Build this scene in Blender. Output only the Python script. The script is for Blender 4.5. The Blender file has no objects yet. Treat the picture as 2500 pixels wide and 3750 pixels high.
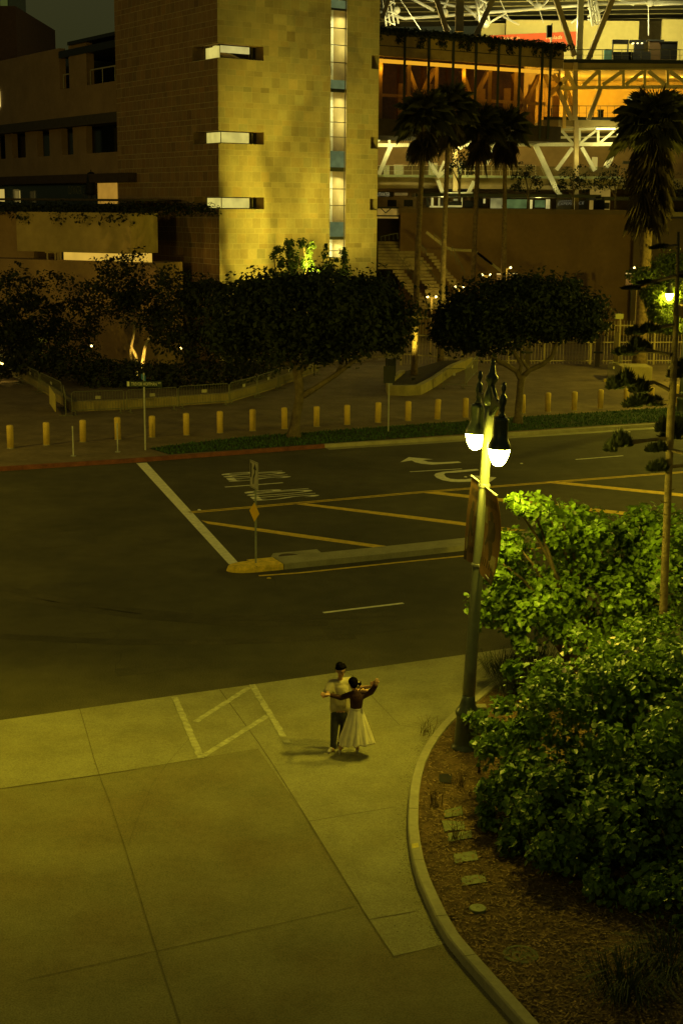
import bpy, math, random
import numpy as np
from mathutils import Vector, Matrix
R = random.Random(7)
NP = np.random.RandomState(11)
sc = bpy.context.scene
COL = sc.collection

# ------------------------------------------------------------------ camera
CAM_H, PITCH, ROLL, FPX = 9.9, math.radians(12.1), math.radians(0.5), 5208.0
_f = Vector((0, math.cos(PITCH), -math.sin(PITCH)))
_r0, _u0 = Vector((1, 0, 0)), Vector((0, math.sin(PITCH), math.cos(PITCH)))
_r = _r0 * math.cos(ROLL) + _u0 * math.sin(ROLL)
_u = -_r0 * math.sin(ROLL) + _u0 * math.cos(ROLL)
EYE = Vector((0, 0, CAM_H))
cd = bpy.data.cameras.new('camera'); cam = bpy.data.objects.new('camera', cd); COL.objects.link(cam)
cd.sensor_fit = 'VERTICAL'; cd.sensor_height = 36; cd.lens = 50; cd.clip_end = 3000; cd.clip_start = 0.1
M = Matrix.Identity(4)
for i in range(3):
    M[i][0], M[i][1], M[i][2], M[i][3] = _r[i], _u[i], -_f[i], EYE[i]
cam.matrix_world = M
sc.camera = cam

# ------------------------------------------------------------------ world, exposure
w = bpy.data.worlds.new('World'); sc.world = w; w.use_nodes = True
nt = w.node_tree; nt.nodes.clear()
sky = nt.nodes.new('ShaderNodeTexSky'); sky.sky_type = 'NISHITA'; sky.sun_disc = False
sky.sun_elevation = math.radians(-2); sky.sun_rotation = math.radians(200); sky.dust_density = 4
mx = nt.nodes.new('ShaderNodeMix'); mx.data_type = 'RGBA'; mx.inputs['Factor'].default_value = 0.93
mx.inputs['B'].default_value = (0.0235, 0.026, 0.0085, 1)      # town glow on low cloud
bg = nt.nodes.new('ShaderNodeBackground'); bg.inputs['Strength'].default_value = 1.08
out = nt.nodes.new('ShaderNodeOutputWorld')
nt.links.new(sky.outputs[0], mx.inputs['A']); nt.links.new(mx.outputs['Result'], bg.inputs['Color'])
nt.links.new(bg.outputs[0], out.inputs[0])
sc.view_settings.view_transform = 'Standard'; sc.view_settings.look = 'None'
sc.view_settings.exposure = 0; sc.view_settings.gamma = 1
cy = sc.cycles
cy.use_denoising = True; cy.max_bounces = 5; cy.diffuse_bounces = 3; cy.glossy_bounces = 2
cy.transmission_bounces = 4; cy.transparent_max_bounces = 6; cy.use_light_tree = True
cy.sample_clamp_indirect = 4; cy.caustics_reflective = False; cy.caustics_refractive = False

def lamp(name, kind, loc, power, col, size=0.15, target=None, angle=None, blend=0.5):
    d = bpy.data.lights.new(name, kind); d.energy = power; d.color = col
    if kind == 'AREA': d.size = size
    else: d.shadow_soft_size = size
    if kind == 'SPOT': d.spot_size = math.radians(angle); d.spot_blend = blend
    o = bpy.data.objects.new(name, d); COL.objects.link(o); o.location = loc
    if target is not None:
        o.rotation_euler = (Vector(target) - Vector(loc)).to_track_quat('-Z', 'Y').to_euler()
    return o
YEL = (1.0, 0.80, 0.05); WARM = (1.0, 0.72, 0.06); ORA = (1.0, 0.62, 0.05); PALE = (1.0, 0.86, 0.22)
# a street light outside the frame on the left, then added fill lights
lamp('unseen_light', 'SPOT', (-9.0, 24.5, 8.2), 1900, (1,.80,.035), .12, (-8.2, 23.5, 0), 102, .8)
lamp('unseen_light', 'POINT', (-24, 47, 9), 3400, (1,.76,.05), .2)  # added, unseen: brightens the asphalt and its markings
lamp('unseen_light', 'POINT', (-40, 72, 13), 3000, (1,.66,.08), .3)  # added, unseen: warm fill for the wing and the tower's left face
lamp('unseen_light', 'POINT', (-5.0, 8.0, 9.3), 260, YEL, .2)  # added camera-side fill for the couple and foreground
lamp('unseen_light', 'POINT', (19, 47, 8.5), 3800, YEL, .2)  # added, unseen at the right: brightens the road paint
# floodlights on the bridge the photograph is taken from
lamp('bridge_floodlight', 'SPOT', (-22, 5, 9.4), 17000, WARM, .25, (-7, 58, -4.5), 32, 1.0)
lamp('bridge_floodlight', 'SPOT', (17, 1, 9.4), 9000, YEL, .25, (2, 58, -6), 34, 1.0)
# lamp of the open plaza, outside the frame on the right
lamp('unseen_light', 'POINT', (25, 80, 6.5), 4600, YEL, .16)

# ------------------------------------------------------------------ pixel -> world (2500 x 3750 photograph)
def ray(px, py): return _f + _r * ((px - 1250) / FPX) - _u * ((py - 1875) / FPX)
def P(px, py, z=0.0):
    d = ray(px, py); return EYE + d * ((z - CAM_H) / d.z)
def Q(px, py, Y):
    d = ray(px, py); return EYE + d * (Y / d.y)
class Plane:                                   # a vertical wall plane: origin (x, y), unit direction
    def __init__(s, a, d): s.a = Vector((a[0], a[1])); s.d = Vector((d[0], d[1])).normalized(); s.n = Vector((s.d.y, -s.d.x)); s.n = s.n if s.n.dot(s.a) < 0 else -s.n
    def uz(s, px, py):
        d = ray(px, py); t = (s.a.x * s.n.x + s.a.y * s.n.y) / (d.x * s.n.x + d.y * s.n.y)
        p = EYE + d * t; return (Vector((p.x, p.y)) - s.a).dot(s.d), p.z
    def at(s, u, z, off=0.0):                  # off > 0: towards the viewer's side (along n)
        p = s.a + s.d * u + s.n * off; return Vector((p.x, p.y, z))

# ------------------------------------------------------------------ materials
MATS = {}
def mat(name, col, rough=.8, var=.2, scale=3.0, bump=0.0, bscale=40.0, metal=0.0, spec=.3, island=0.0, attr=None, trans=0.0, emit=None, estr=0.0, alpha=1.0, grain=0.0, gscale=70.0, col2=None, c2=.35):
    if name in MATS: return MATS[name]
    m = bpy.data.materials.new(name); m.use_nodes = True; t = m.node_tree; N = t.nodes; L = t.links
    b = N['Principled BSDF']; b.inputs['Roughness'].default_value = rough; b.inputs['Metallic'].default_value = metal
    b.inputs['Specular IOR Level'].default_value = spec
    tc = N.new('ShaderNodeTexCoord'); c = None
    rgb = N.new('ShaderNodeRGB'); rgb.outputs[0].default_value = (*col, 1); c = rgb.outputs[0]
    def mul(c, fac):
        mxx = N.new('ShaderNodeMix'); mxx.data_type = 'RGBA'; mxx.blend_type = 'MULTIPLY'; mxx.inputs['Factor'].default_value = 1
        L.new(c, mxx.inputs['A']); L.new(fac, mxx.inputs['B']); return mxx.outputs['Result']
    if col2:
        n = N.new('ShaderNodeTexNoise'); n.inputs['Scale'].default_value = c2; n.inputs['Detail'].default_value = 7; n.inputs['Roughness'].default_value = .65
        L.new(tc.outputs['Object'], n.inputs['Vector']); r = N.new('ShaderNodeMapRange'); r.inputs['From Min'].default_value = .42; r.inputs['From Max'].default_value = .62
        L.new(n.outputs['Fac'], r.inputs['Value']); q = N.new('ShaderNodeMix'); q.data_type = 'RGBA'; q.inputs['B'].default_value = (*col2, 1)
        L.new(r.outputs[0], q.inputs['Factor']); L.new(c, q.inputs['A']); c = q.outputs['Result']
    def rng(v, lo, hi):
        r = N.new('ShaderNodeMapRange'); r.inputs['To Min'].default_value = lo; r.inputs['To Max'].default_value = hi
        L.new(v, r.inputs['Value']); return r.outputs[0]
    if var:
        for s, k in ((scale, 1.0), (scale * 6.3, .6)):
            n = N.new('ShaderNodeTexNoise'); n.inputs['Scale'].default_value = s; n.inputs['Detail'].default_value = 5
            L.new(tc.outputs['Object'], n.inputs['Vector'])
            r = N.new('ShaderNodeMapRange'); r.inputs['From Min'].default_value = .3; r.inputs['From Max'].default_value = .7
            r.inputs['To Min'].default_value = 1 - var * k; r.inputs['To Max'].default_value = 1 + var * k
            L.new(n.outputs['Fac'], r.inputs['Value']); c = mul(c, r.outputs[0])
    if grain:
        n = N.new('ShaderNodeTexNoise'); n.inputs['Scale'].default_value = gscale; n.inputs['Detail'].default_value = 2
        L.new(tc.outputs['Object'], n.inputs['Vector']); r = N.new('ShaderNodeMapRange'); r.inputs['From Min'].default_value = .3; r.inputs['From Max'].default_value = .7
        r.inputs['To Min'].default_value = 1 - grain; r.inputs['To Max'].default_value = 1 + grain; L.new(n.outputs['Fac'], r.inputs['Value']); c = mul(c, r.outputs[0])
    if island:
        g = N.new('ShaderNodeNewGeometry'); c = mul(c, rng(g.outputs['Random Per Island'], 1 - island, 1 + island))
    if attr:
        a = N.new('ShaderNodeAttribute'); a.attribute_name = attr; c = mul(c, a.outputs['Color'])
    L.new(c, b.inputs['Base Color'])
    if bump:
        n = N.new('ShaderNodeTexNoise'); n.inputs['Scale'].default_value = bscale; n.inputs['Detail'].default_value = 4
        L.new(tc.outputs['Object'], n.inputs['Vector'])
        bp = N.new('ShaderNodeBump'); bp.inputs['Strength'].default_value = bump; bp.inputs['Distance'].default_value = .03
        L.new(n.outputs['Fac'], bp.inputs['Height']); L.new(bp.outputs[0], b.inputs['Normal'])
    if emit:
        b.inputs['Emission Color'].default_value = (*emit, 1); b.inputs['Emission Strength'].default_value = estr
    if alpha < 1: b.inputs['Alpha'].default_value = alpha
    if trans:
        tr = N.new('ShaderNodeBsdfTranslucent'); L.new(c, tr.inputs['Color'])
        ms = N.new('ShaderNodeMixShader'); ms.inputs[0].default_value = trans
        L.new(b.outputs[0], ms.inputs[1]); L.new(tr.outputs[0], ms.inputs[2]); L.new(ms.outputs[0], N['Material Output'].inputs[0])
    MATS[name] = m; return m
def glow(name, col, strength, var=0.0, scale=2.0):
    if name in MATS: return MATS[name]
    m = bpy.data.materials.new(name); m.use_nodes = True; t = m.node_tree; N = t.nodes; L = t.links; N.clear()
    e = N.new('ShaderNodeEmission'); e.inputs['Color'].default_value = (*col, 1); e.inputs['Strength'].default_value = strength
    o = N.new('ShaderNodeOutputMaterial'); L.new(e.outputs[0], o.inputs[0])
    if var:
        tc = N.new('ShaderNodeTexCoord'); n = N.new('ShaderNodeTexNoise'); n.inputs['Scale'].default_value = scale
        L.new(tc.outputs['Object'], n.inputs['Vector']); r = N.new('ShaderNodeMapRange')
        r.inputs['From Min'].default_value = .35; r.inputs['From Max'].default_value = .65
        r.inputs['To Min'].default_value = strength * (1 - var); r.inputs['To Max'].default_value = strength * (1 + var)
        L.new(n.outputs['Fac'], r.inputs['Value']); L.new(r.outputs[0], e.inputs['Strength'])
    MATS[name] = m; return m
def glass(name, tint, alpha, rough=.05):
    if name in MATS: return MATS[name]
    m = bpy.data.materials.new(name); m.use_nodes = True; t = m.node_tree; N = t.nodes; L = t.links; N.clear()
    tr = N.new('ShaderNodeBsdfTransparent'); tr.inputs[0].default_value = (*tint, 1)
    g = N.new('ShaderNodeBsdfGlossy'); g.inputs['Roughness'].default_value = rough
    fr = N.new('ShaderNodeMixShader'); fr.inputs[0].default_value = alpha
    o = N.new('ShaderNodeOutputMaterial'); L.new(tr.outputs[0], fr.inputs[1]); L.new(g.outputs[0], fr.inputs[2]); L.new(fr.outputs[0], o.inputs[0])
    MATS[name] = m; return m

ASPHALT = mat('asphalt', (.082, .071, .040), .88, .22, .30, .6, 70, grain=.5, gscale=38, col2=(.060,.053,.032), c2=.22)
CONC_D = mat('worn_concrete', (.192, .174, .085), .9, .12, 1.1, .3, 45, grain=.28, gscale=42, col2=(.172,.142,.066), c2=.45)
CONC_L = mat('pale_concrete', (.265, .250, .135), .9, .10, 1.6, .25, 45, grain=.22, gscale=42, col2=(.225,.205,.10), c2=.6)
CONC_K = mat('kerb_concrete', (.33, .305, .19), .9, .16, 2.0, .25, 50)
JOINT = mat('joint_filler', (.125, .108, .052), .95, .2)
WHITE_P = mat('worn_white_paint', (.74, .71, .56), .85, .18, 6)
FADED_P = mat('faded_white_paint', (.40, .385, .23), .9, .3, 9)
YEL_P = mat('worn_yellow_paint', (.70, .48, .06), .85, .25, 5)
RED_K = mat('red_kerb_paint', (.17, .060, .028), .9, .35, 3)
PAVER = mat('brown_paving', (.17, .125, .075), .92, .25, .8, .3, 30)
GRASS = mat('lawn_soil', (.02, .035, .012), 1, .3, 6, .6, 60)
BLADE = mat('grass_blade', (.04, .085, .02), .9, .2, 3, island=.5)
MULCH = mat('bark_mulch', (.13, .082, .034), 1, .4, 5, .9, 45)
CHIP = mat('mulch_chip', (.20, .135, .055), 1, .2, 3, island=.7)
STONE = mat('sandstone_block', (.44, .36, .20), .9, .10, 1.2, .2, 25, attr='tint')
MORTAR = mat('sandstone_mortar', (.55, .47, .28), .95, .1)
BROWNW = mat('brown_stucco', (.34, .225, .105), .92, .12, .7, .15, 20)
TANW = mat('tan_stucco', (.34, .25, .12), .92, .1, .6, .15, 20)
DARK = mat('dark_metal', (.02, .022, .02), .45, .2, 4)
BLACK = mat('black_rubber', (.008, .008, .007), .7, .1)
IRON_P = mat('grey_green_post_paint', (.15, .165, .12), .38, .12, 5, .1, 60, spec=.5)
IRON = mat('green_black_iron', (.05, .062, .045), .30, .2, 5, .1, 60, spec=.5)
STEEL = mat('galvanised_steel', (.35, .36, .33), .5, .15, 6, metal=.3)
WSTEEL = mat('white_painted_steel', (.62, .60, .50), .6, .1, 2)
TSTEEL = mat('tan_painted_steel', (.40, .31, .16), .65, .12, 2)
GLS_D = mat('dark_glass', (.012, .016, .014), .12, .1, 1, spec=.6)
GLS_T = mat('teal_glass', (.12, .24, .18), .25, .12, 1, spec=.5)
GLS_C = glass('clear_glass', (.85, .9, .85), .10)
GLS_A = glass('amber_glass', (.5, .4, .24), .10, .12)
BARK = mat('grey_bark', (.13, .10, .06), .95, .3, 5, .8, 18)
BARK_P = mat('pale_bark', (.42, .35, .22), .9, .25, 6, .5, 25)
BARK_PALM = mat('palm_bark', (.15, .105, .055), .95, .35, 6, .8, 12)
LEAF_N = mat('broad_leaf', (.14, .235, .02), .42, .2, 2, island=.45, spec=.45, trans=.28)
STONE_D = mat('shaded_sandstone_block', (.27, .17, .075), .9, .10, 1.2, .2, 25, attr='tint')  # same sandstone; shade of the tower's left face put into the colour
LEAF_F = mat('fig_leaf', (.016, .024, .007), .7, .2, 1, island=.5, trans=.15)
LEAF_T = mat('topiary_leaf', (.05, .085, .018), .7, .2, 1, island=.5, trans=.2)
LEAF_H = mat('hedge_leaf', (.018, .023, .008), .8, .3, 1, island=.5)
LEAF_P = mat('palm_leaf', (.05, .05, .018), .6, .3, 1, island=.4, trans=.12)
SKIRT = mat('dead_palm_leaf', (.042, .031, .013), .9, .3, 1, island=.5)
PINE_N = mat('pine_needle', (.034, .042, .015), .7, .3, 1, island=.4)
PINE_B = mat('pine_bark', (.115, .088, .046), .92, .3, 7, .6, 20)
BOLL = mat('yellow_bollard_paint', (.62, .44, .10), .75, .12, 4)

# ------------------------------------------------------------------ mesh builder
class MB:
    def __init__(s): s.v = []; s.f = []; s.t = []; s.cuts = []
    def add(s, vs, fs, tint=None):
        b = len(s.v); s.cuts.append((b, len(s.f))); s.v += [tuple(v) for v in vs]; s.f += [tuple(i + b for i in f) for f in fs]
        s.t += [tint] * len(fs); return s
    def poly(s, pts): return s.add(pts, [tuple(range(len(pts)))])
    def box(s, x0, x1, y0, y1, z0, z1):
        return s.add([(x0,y0,z0),(x1,y0,z0),(x1,y1,z0),(x0,y1,z0),(x0,y0,z1),(x1,y0,z1),(x1,y1,z1),(x0,y1,z1)],
                     [(0,3,2,1),(4,5,6,7),(0,1,5,4),(1,2,6,5),(2,3,7,6),(3,0,4,7)])
    def prism(s, pts, z0, z1):                # plan polygon extruded
        n = len(pts); vs = [(p[0], p[1], z0) for p in pts] + [(p[0], p[1], z1) for p in pts]
        return s.add(vs, [tuple(range(n - 1, -1, -1)), tuple(range(n, 2 * n))] + [(i, (i + 1) % n, n + (i + 1) % n, n + i) for i in range(n)])
    def beam(s, p, q, w, h=None, up=Vector((0, 0, 1))):
        p, q = Vector(p), Vector(q); h = w if h is None else h; d = (q - p).normalized()
        side = d.cross(up)
        if side.length < 1e-4: side = d.cross(Vector((1, 0, 0)))
        side.normalize(); v = side.cross(d).normalized(); a, b = side * w / 2, v * h / 2
        return s.add([p-a-b, p+a-b, p+a+b, p-a+b, q-a-b, q+a-b, q+a+b, q-a+b],
                     [(0,3,2,1),(4,5,6,7),(0,1,5,4),(1,2,6,5),(2,3,7,6),(3,0,4,7)])
    def tube(s, pts, rad, n=8, cap=True):
        pts = [Vector(p) for p in pts]
        if not hasattr(rad, '__len__'): rad = [rad] * len(pts)
        vs = []; fs = []; ref = None
        for i, p in enumerate(pts):
            d = (pts[min(i + 1, len(pts) - 1)] - pts[max(i - 1, 0)]).normalized()
            if ref is None:
                ref = d.cross(Vector((0, 0, 1)));
                if ref.length < .1: ref = d.cross(Vector((1, 0, 0)))
            a = (ref - d * ref.dot(d)).normalized(); b = d.cross(a); ref = a
            for k in range(n):
                t = 2 * math.pi * k / n; vs.append(p + (a * math.cos(t) + b * math.sin(t)) * rad[i])
        for i in range(len(pts) - 1):
            for k in range(n): fs.append((i*n+k, i*n+(k+1)%n, (i+1)*n+(k+1)%n, (i+1)*n+k))
        if cap: fs += [tuple(range(n - 1, -1, -1)), tuple(range((len(pts)-1)*n, len(pts)*n))]
        return s.add(vs, fs)
    def lathe(s, prof, n=20, c=(0, 0, 0), cap=True):
        vs = []; fs = []; m = len(prof)
        for r, z in prof:
            for k in range(n):
                t = 2 * math.pi * k / n; vs.append((c[0] + r * math.cos(t), c[1] + r * math.sin(t), c[2] + z))
        for i in range(m - 1):
            for k in range(n): fs.append((i*n+k, i*n+(k+1)%n, (i+1)*n+(k+1)%n, (i+1)*n+k))
        if cap: fs += [tuple(range(n - 1, -1, -1)), tuple(range((m-1)*n, m*n))]
        return s.add(vs, fs)
    def ball(s, c, r, n=12, m=8):
        r = (r, r, r) if not hasattr(r, '__len__') else r
        vs = [(c[0], c[1], c[2] - r[2])]; fs = []
        for i in range(1, m):
            a = -math.pi / 2 + math.pi * i / m
            for k in range(n):
                t = 2 * math.pi * k / n; vs.append((c[0] + r[0]*math.cos(a)*math.cos(t), c[1] + r[1]*math.cos(a)*math.sin(t), c[2] + r[2]*math.sin(a)))
        vs.append((c[0], c[1], c[2] + r[2])); e = len(vs) - 1
        for k in range(n): fs.append((0, 1 + (k+1) % n, 1 + k)); fs.append((e, e - n + k, e - n + (k+1) % n))
        for i in range(m - 2):
            for k in range(n): fs.append((1+i*n+k, 1+i*n+(k+1)%n, 1+(i+1)*n+(k+1)%n, 1+(i+1)*n+k))
        return s.add(vs, fs)
    def limb(s, p, q, r1, r2, n=12):           # closed tapered capsule
        p, q = Vector(p), Vector(q); d = q - p; L = d.length; d.normalize(); pts = []; rs = []
        for a in (-80, -55, -25): a = math.radians(a); pts.append(p + d * r1 * math.sin(a)); rs.append(r1 * math.cos(a))
        for k in range(5): pts.append(p + d * L * k / 4); rs.append(r1 + (r2 - r1) * k / 4)
        for a in (25, 55, 80): a = math.radians(a); pts.append(q + d * r2 * math.sin(a)); rs.append(r2 * math.cos(a))
        return s.tube(pts, rs, n)
    def strip(s, pts, wd, z):                  # flat ribbon along ground points
        pts = [Vector((p[0], p[1], z)) for p in pts]; vs = []
        for i, p in enumerate(pts):
            d = (pts[min(i+1, len(pts)-1)] - pts[max(i-1, 0)]).normalized(); n = Vector((-d.y, d.x, 0)) * wd / 2
            vs += [p - n, p + n]
        return s.add(vs, [(2*i, 2*i+2, 2*i+3, 2*i+1) for i in range(len(pts) - 1)])
    def obj(s, name, m, parent=None, smooth=False, world=True):
        off = Vector(parent_loc(parent)) if (parent is not None and world) else Vector((0, 0, 0))
        me = bpy.data.meshes.new(name)
        me.from_pydata([(v[0]-off.x, v[1]-off.y, v[2]-off.z) for v in s.v], [], s.f)
        if any(t is not None for t in s.t):
            a = me.color_attributes.new('tint', 'FLOAT_COLOR', 'CORNER'); k = 0
            for poly, t in zip(me.polygons, s.t):
                t = t or (1, 1, 1)
                for li in poly.loop_indices: a.data[li].color = (*t, 1)
        if smooth:
            me.polygons.foreach_set('use_smooth', [True] * len(me.polygons))
        me.materials.append(m); me.update()
        o = bpy.data.objects.new(name, me); COL.objects.link(o)
        if parent is not None: o.parent = parent
        return o
def objs(mb, name, m, parent, per=1, smooth=False):     # every added piece becomes a part of its own
    cuts = mb.cuts[::per] + [(len(mb.v), len(mb.f))]
    for (v0, f0), (v1, f1) in zip(cuts, cuts[1:]):
        q = MB(); q.v = mb.v[v0:v1]; q.f = [tuple(i - v0 for i in f) for f in mb.f[f0:f1]]; q.t = mb.t[f0:f1]; q.obj(name, m, parent, smooth)
def parent_loc(p):
    v = Vector((0, 0, 0))
    while p is not None: v += p.location; p = p.parent
    return v
def thing(name, label, cat, loc=(0, 0, 0), group=None, rz=0.0):
    o = bpy.data.objects.new(name, None); COL.objects.link(o); o.location = loc; o.rotation_euler = (0, 0, rz)
    return tag(o, label, cat, group)
def tag(o, label, cat, group=None, kind=None):
    o['label'] = label; o['category'] = cat
    if group: o['group'] = group
    if kind: o['kind'] = kind
    return o
def struct(o, label=None):
    o['kind'] = 'structure'
    if label: o['label'] = label
    return o
def dup(root, loc, label=None, rz=0.0, scale=1.0, group=None):
    r = root.copy(); COL.objects.link(r); r.location = loc; r.rotation_euler = (root.rotation_euler[0], root.rotation_euler[1], rz)
    r.scale = (scale,) * 3 if not hasattr(scale, '__len__') else scale
    if label: r['label'] = label
    if group: r['group'] = group
    for ch in list(root.children):
        c = ch.copy(); COL.objects.link(c); c.parent = r
        for g in list(ch.children):
            d = g.copy(); COL.objects.link(d); d.parent = c
    return r
_tc = {}
def text2d(body):                              # normalised 0..1 outline triangles of a word
    if body in _tc: return _tc[body]
    cu = bpy.data.curves.new('word', 'FONT'); cu.body = body; o = bpy.data.objects.new('word', cu); COL.objects.link(o)
    dg = bpy.context.evaluated_depsgraph_get(); me = o.evaluated_get(dg).to_mesh()
    v = np.array([tuple(x.co[:2]) for x in me.vertices]); f = [tuple(p.vertices) for p in me.polygons]
    lo, hi = v.min(0), v.max(0); v = (v - lo) / (hi - lo); asp = (hi - lo)[0] / (hi - lo)[1]
    bpy.data.objects.remove(o); bpy.data.curves.remove(cu); _tc[body] = (v, f, asp); return _tc[body]
def word(mb, body, bl, br, tl, tr=None):       # bottom-left, bottom-right, top-left (top-right) corners in space
    v, f, _ = text2d(body); bl, br, tl = Vector(bl), Vector(br), Vector(tl); tr = Vector(tr) if tr is not None else br + tl - bl
    mb.add([(bl*(1-a) + br*a)*(1-b) + (tl*(1-a) + tr*a)*b for a, b in v], f); return mb
def leaves(mb, blobs, n, size, shell=.45, heart=False, up=.35, droop=0.0, clump=0, kp=.5):
    """scatter n small folded leaves through a list of ellipsoids (cx,cy,cz,rx,ry,rz[,weight])"""
    wt = np.array([(b[3]*b[4]*b[5])**(2/3) * (b[6] if len(b) > 6 else 1) for b in blobs]); wt /= wt.sum()
    idx = NP.choice(len(blobs), n, p=wt); B = np.array([b[:6] for b in blobs])[idx]
    d = NP.normal(size=(n, 3)); d /= np.linalg.norm(d, axis=1)[:, None]
    rr = 1 - shell * NP.rand(n) ** 1.6; rr *= 1 + .06 * NP.normal(size=n)
    c = B[:, :3] + d * B[:, 3:] * rr[:, None]
    if clump:
        keep = (NP.rand(n) < kp)[:, None]; c0, d0_ = c, d
    if clump:                                  # pull the leaves into sprays: uneven outline, gaps between
        K = max(3, int(n / clump)); kb = NP.choice(len(blobs), K, p=wt); KB_ = np.array([b[:6] for b in blobs])[kb]
        kd = NP.normal(size=(K, 3)); kd /= np.linalg.norm(kd, axis=1)[:, None]; kc = KB_[:, :3] + kd * KB_[:, 3:] * (.68 + .52 * NP.rand(K))[:, None]
        ks = (.17 + .24 * NP.rand(K)) * KB_[:, 3:].mean(1); ki = NP.randint(0, K, n); dd = NP.normal(size=(n, 3)); dl = np.linalg.norm(dd, axis=1)[:, None]
        d = dd / dl; c = kc[ki] + d * (ks[ki] * NP.rand(n) ** .5)[:, None] * 1.25 * np.array([1, 1, .75]); d = d * .6 + kd[ki] * .6; c = np.where(keep, c0, c); d = np.where(keep, d0_, d)
    nrm = d * .7 + NP.normal(size=(n, 3)) * .55; nrm[:, 2] += up
    nrm /= np.linalg.norm(nrm, axis=1)[:, None]
    ax = np.cross(nrm, NP.normal(size=(n, 3))); ax[:, 2] -= droop; ax -= nrm * (ax * nrm).sum(1)[:, None]
    ax /= np.linalg.norm(ax, axis=1)[:, None] + 1e-9; sd = np.cross(nrm, ax)
    L = size * (.45 + 1.1 * NP.rand(n) ** 1.3); k = len(mb.v)
    if heart:
        prof = ((0, 0, 0), (.12, .36, .07), (.55, .34, .05), (1, 0, -.06), (.55, -.34, .05), (.12, -.36, .07))
        fs = ((0, 3, 2, 1), (0, 5, 4, 3))
    else:
        prof = ((0, 0, 0), (.45, .27, .06), (1, 0, -.03), (.45, -.27, .06)); fs = ((0, 2, 1), (0, 3, 2))
    vs = np.stack([c + ax * (L * (a - .5))[:, None] + sd * (L * b)[:, None] + nrm * (L * h)[:, None] for a, b, h in prof], 1)
    m = len(prof); mb.v += [tuple(x) for x in vs.reshape(-1, 3)]
    mb.f += [tuple(k + i * m + j for j in f) for i in range(n) for f in fs]; mb.t += [None] * (n * len(fs)); return mb
E2 = Vector((.905, .4254, 0)); N2 = Vector((-.4254, .905, 0))   # along and across the road

# ================================================================== GROUND
g = MB(); g.poly([(-1500, -200, -.03), (1500, -200, -.03), (1500, 2500, -.03), (-1500, 2500, -.03)])
struct(g.obj('ground', PAVER))
KB = [P(0, 1726), P(480, 1695), P(1190, 1641), P(1900, 1597), P(2400, 1564)]
KB = [KB[0] - E2 * 45] + KB + [KB[-1] + (KB[-1] - KB[-2]).normalized() * 45]
A0, A1 = P(0, 2640), P(1750, 2390)
road = MB(); road.poly([A0 - E2*50 - N2*30, A1 + E2*45 - N2*30] + [p for p in reversed(KB)]); struct(road.obj('road', ASPHALT))
apron = MB(); apron.poly([(p.x, p.y, .004) for p in (A0 - E2*40, A1 + E2*40)] + [(45, -8, .004), (-45, -8, .004)])
struct(apron.obj('concrete_apron', CONC_D))
lp = [A0 - E2*30, A1 + E2*30, P(2500, 2700), P(1640, 3455), P(1440, 3505), P(1350, 3370), P(1130, 3010), P(945, 2742), P(740, 2776), P(630, 2795), P(370, 2838), P(0, 2890)]
lp.append(lp[-1] + (lp[-1] - lp[-2]).normalized() * 25)
lt = MB(); lt.poly([(p.x, p.y, .008) for p in lp]); struct(lt.obj('pale_pavement', CONC_L))
jt = MB()
for pts, wd in (([(293,2598),(310,2655),(345,2780),(375,2870),(400,2930),(430,3020),(455,3095),(560,3440),(660,3750),(760,4100)], .014),
                ([(805,2527),(945,2720),(1000,2803),(1130,3010),(1350,3370),(1440,3505)], .018),
                ([(0,2890),(370,2838),(500,2818)], .016), ([(1130,3010),(1440,2958)], .015), ([(1350,3370),(1520,3340)], .016),
                ([(1440,3505),(1600,3468)], .013), ([(1355,2545),(1462,2657),(1340,2676)], .013), ([(1462,2657),(1555,2671)], .013),
                ([(1307,3320),(1000,3390),(700,3457),(100,3590)], .012), ([(700,2700),(620,2790),(560,2870),(500,3010),(470,3100)], .006),
                ([(1240,2450),(1290,2475),(1355,2545)], .016)):
    jt.strip([P(*p) for p in pts], wd, .0125)
struct(jt.obj('pavement_joints', JOINT))
fp = MB()
for a, b in (((640,2555),(737,2780)), ((922,2509),(1053,2724)), ((700,2656),(912,2520)), ((745,2771),(980,2624))):
    A, B = P(*a), P(*b); d = (B - A); n = max(2, int(d.length / .17)); nn = Vector((-d.y, d.x, 0)).normalized()
    for k in range(n):                         # worn paint: small bites missing along the bar
        if R.random() < .035: continue
        p0, p1 = A + d * (k / n), A + d * ((k + 1 - .10 * (R.random() > .8)) / n); w0, w1 = .055 + R.random()*.018, .055 + R.random()*.018
        fp.poly([(p0 - nn*w0)[:2] + (.0165,), (p1 - nn*w0)[:2] + (.0165,), (p1 + nn*w1)[:2] + (.0165,), (p0 + nn*w1)[:2] + (.0165,)])
struct(fp.obj('faded_pavement_marking', FADED_P))
# small dark stains / gum on the slab
st = MB()
for k in range(60):
    p = P(R.uniform(-100, 1550), R.uniform(2660, 3740))
    r = R.uniform(.008, .015); st.poly([(p.x + r*math.cos(t)*R.uniform(.7,1.3), p.y + r*math.sin(t)*R.uniform(.7,1.3), .0145) for t in np.linspace(0, 2*math.pi, 8)[:-1]])
struct(st.obj('pavement_stains', JOINT))

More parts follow.
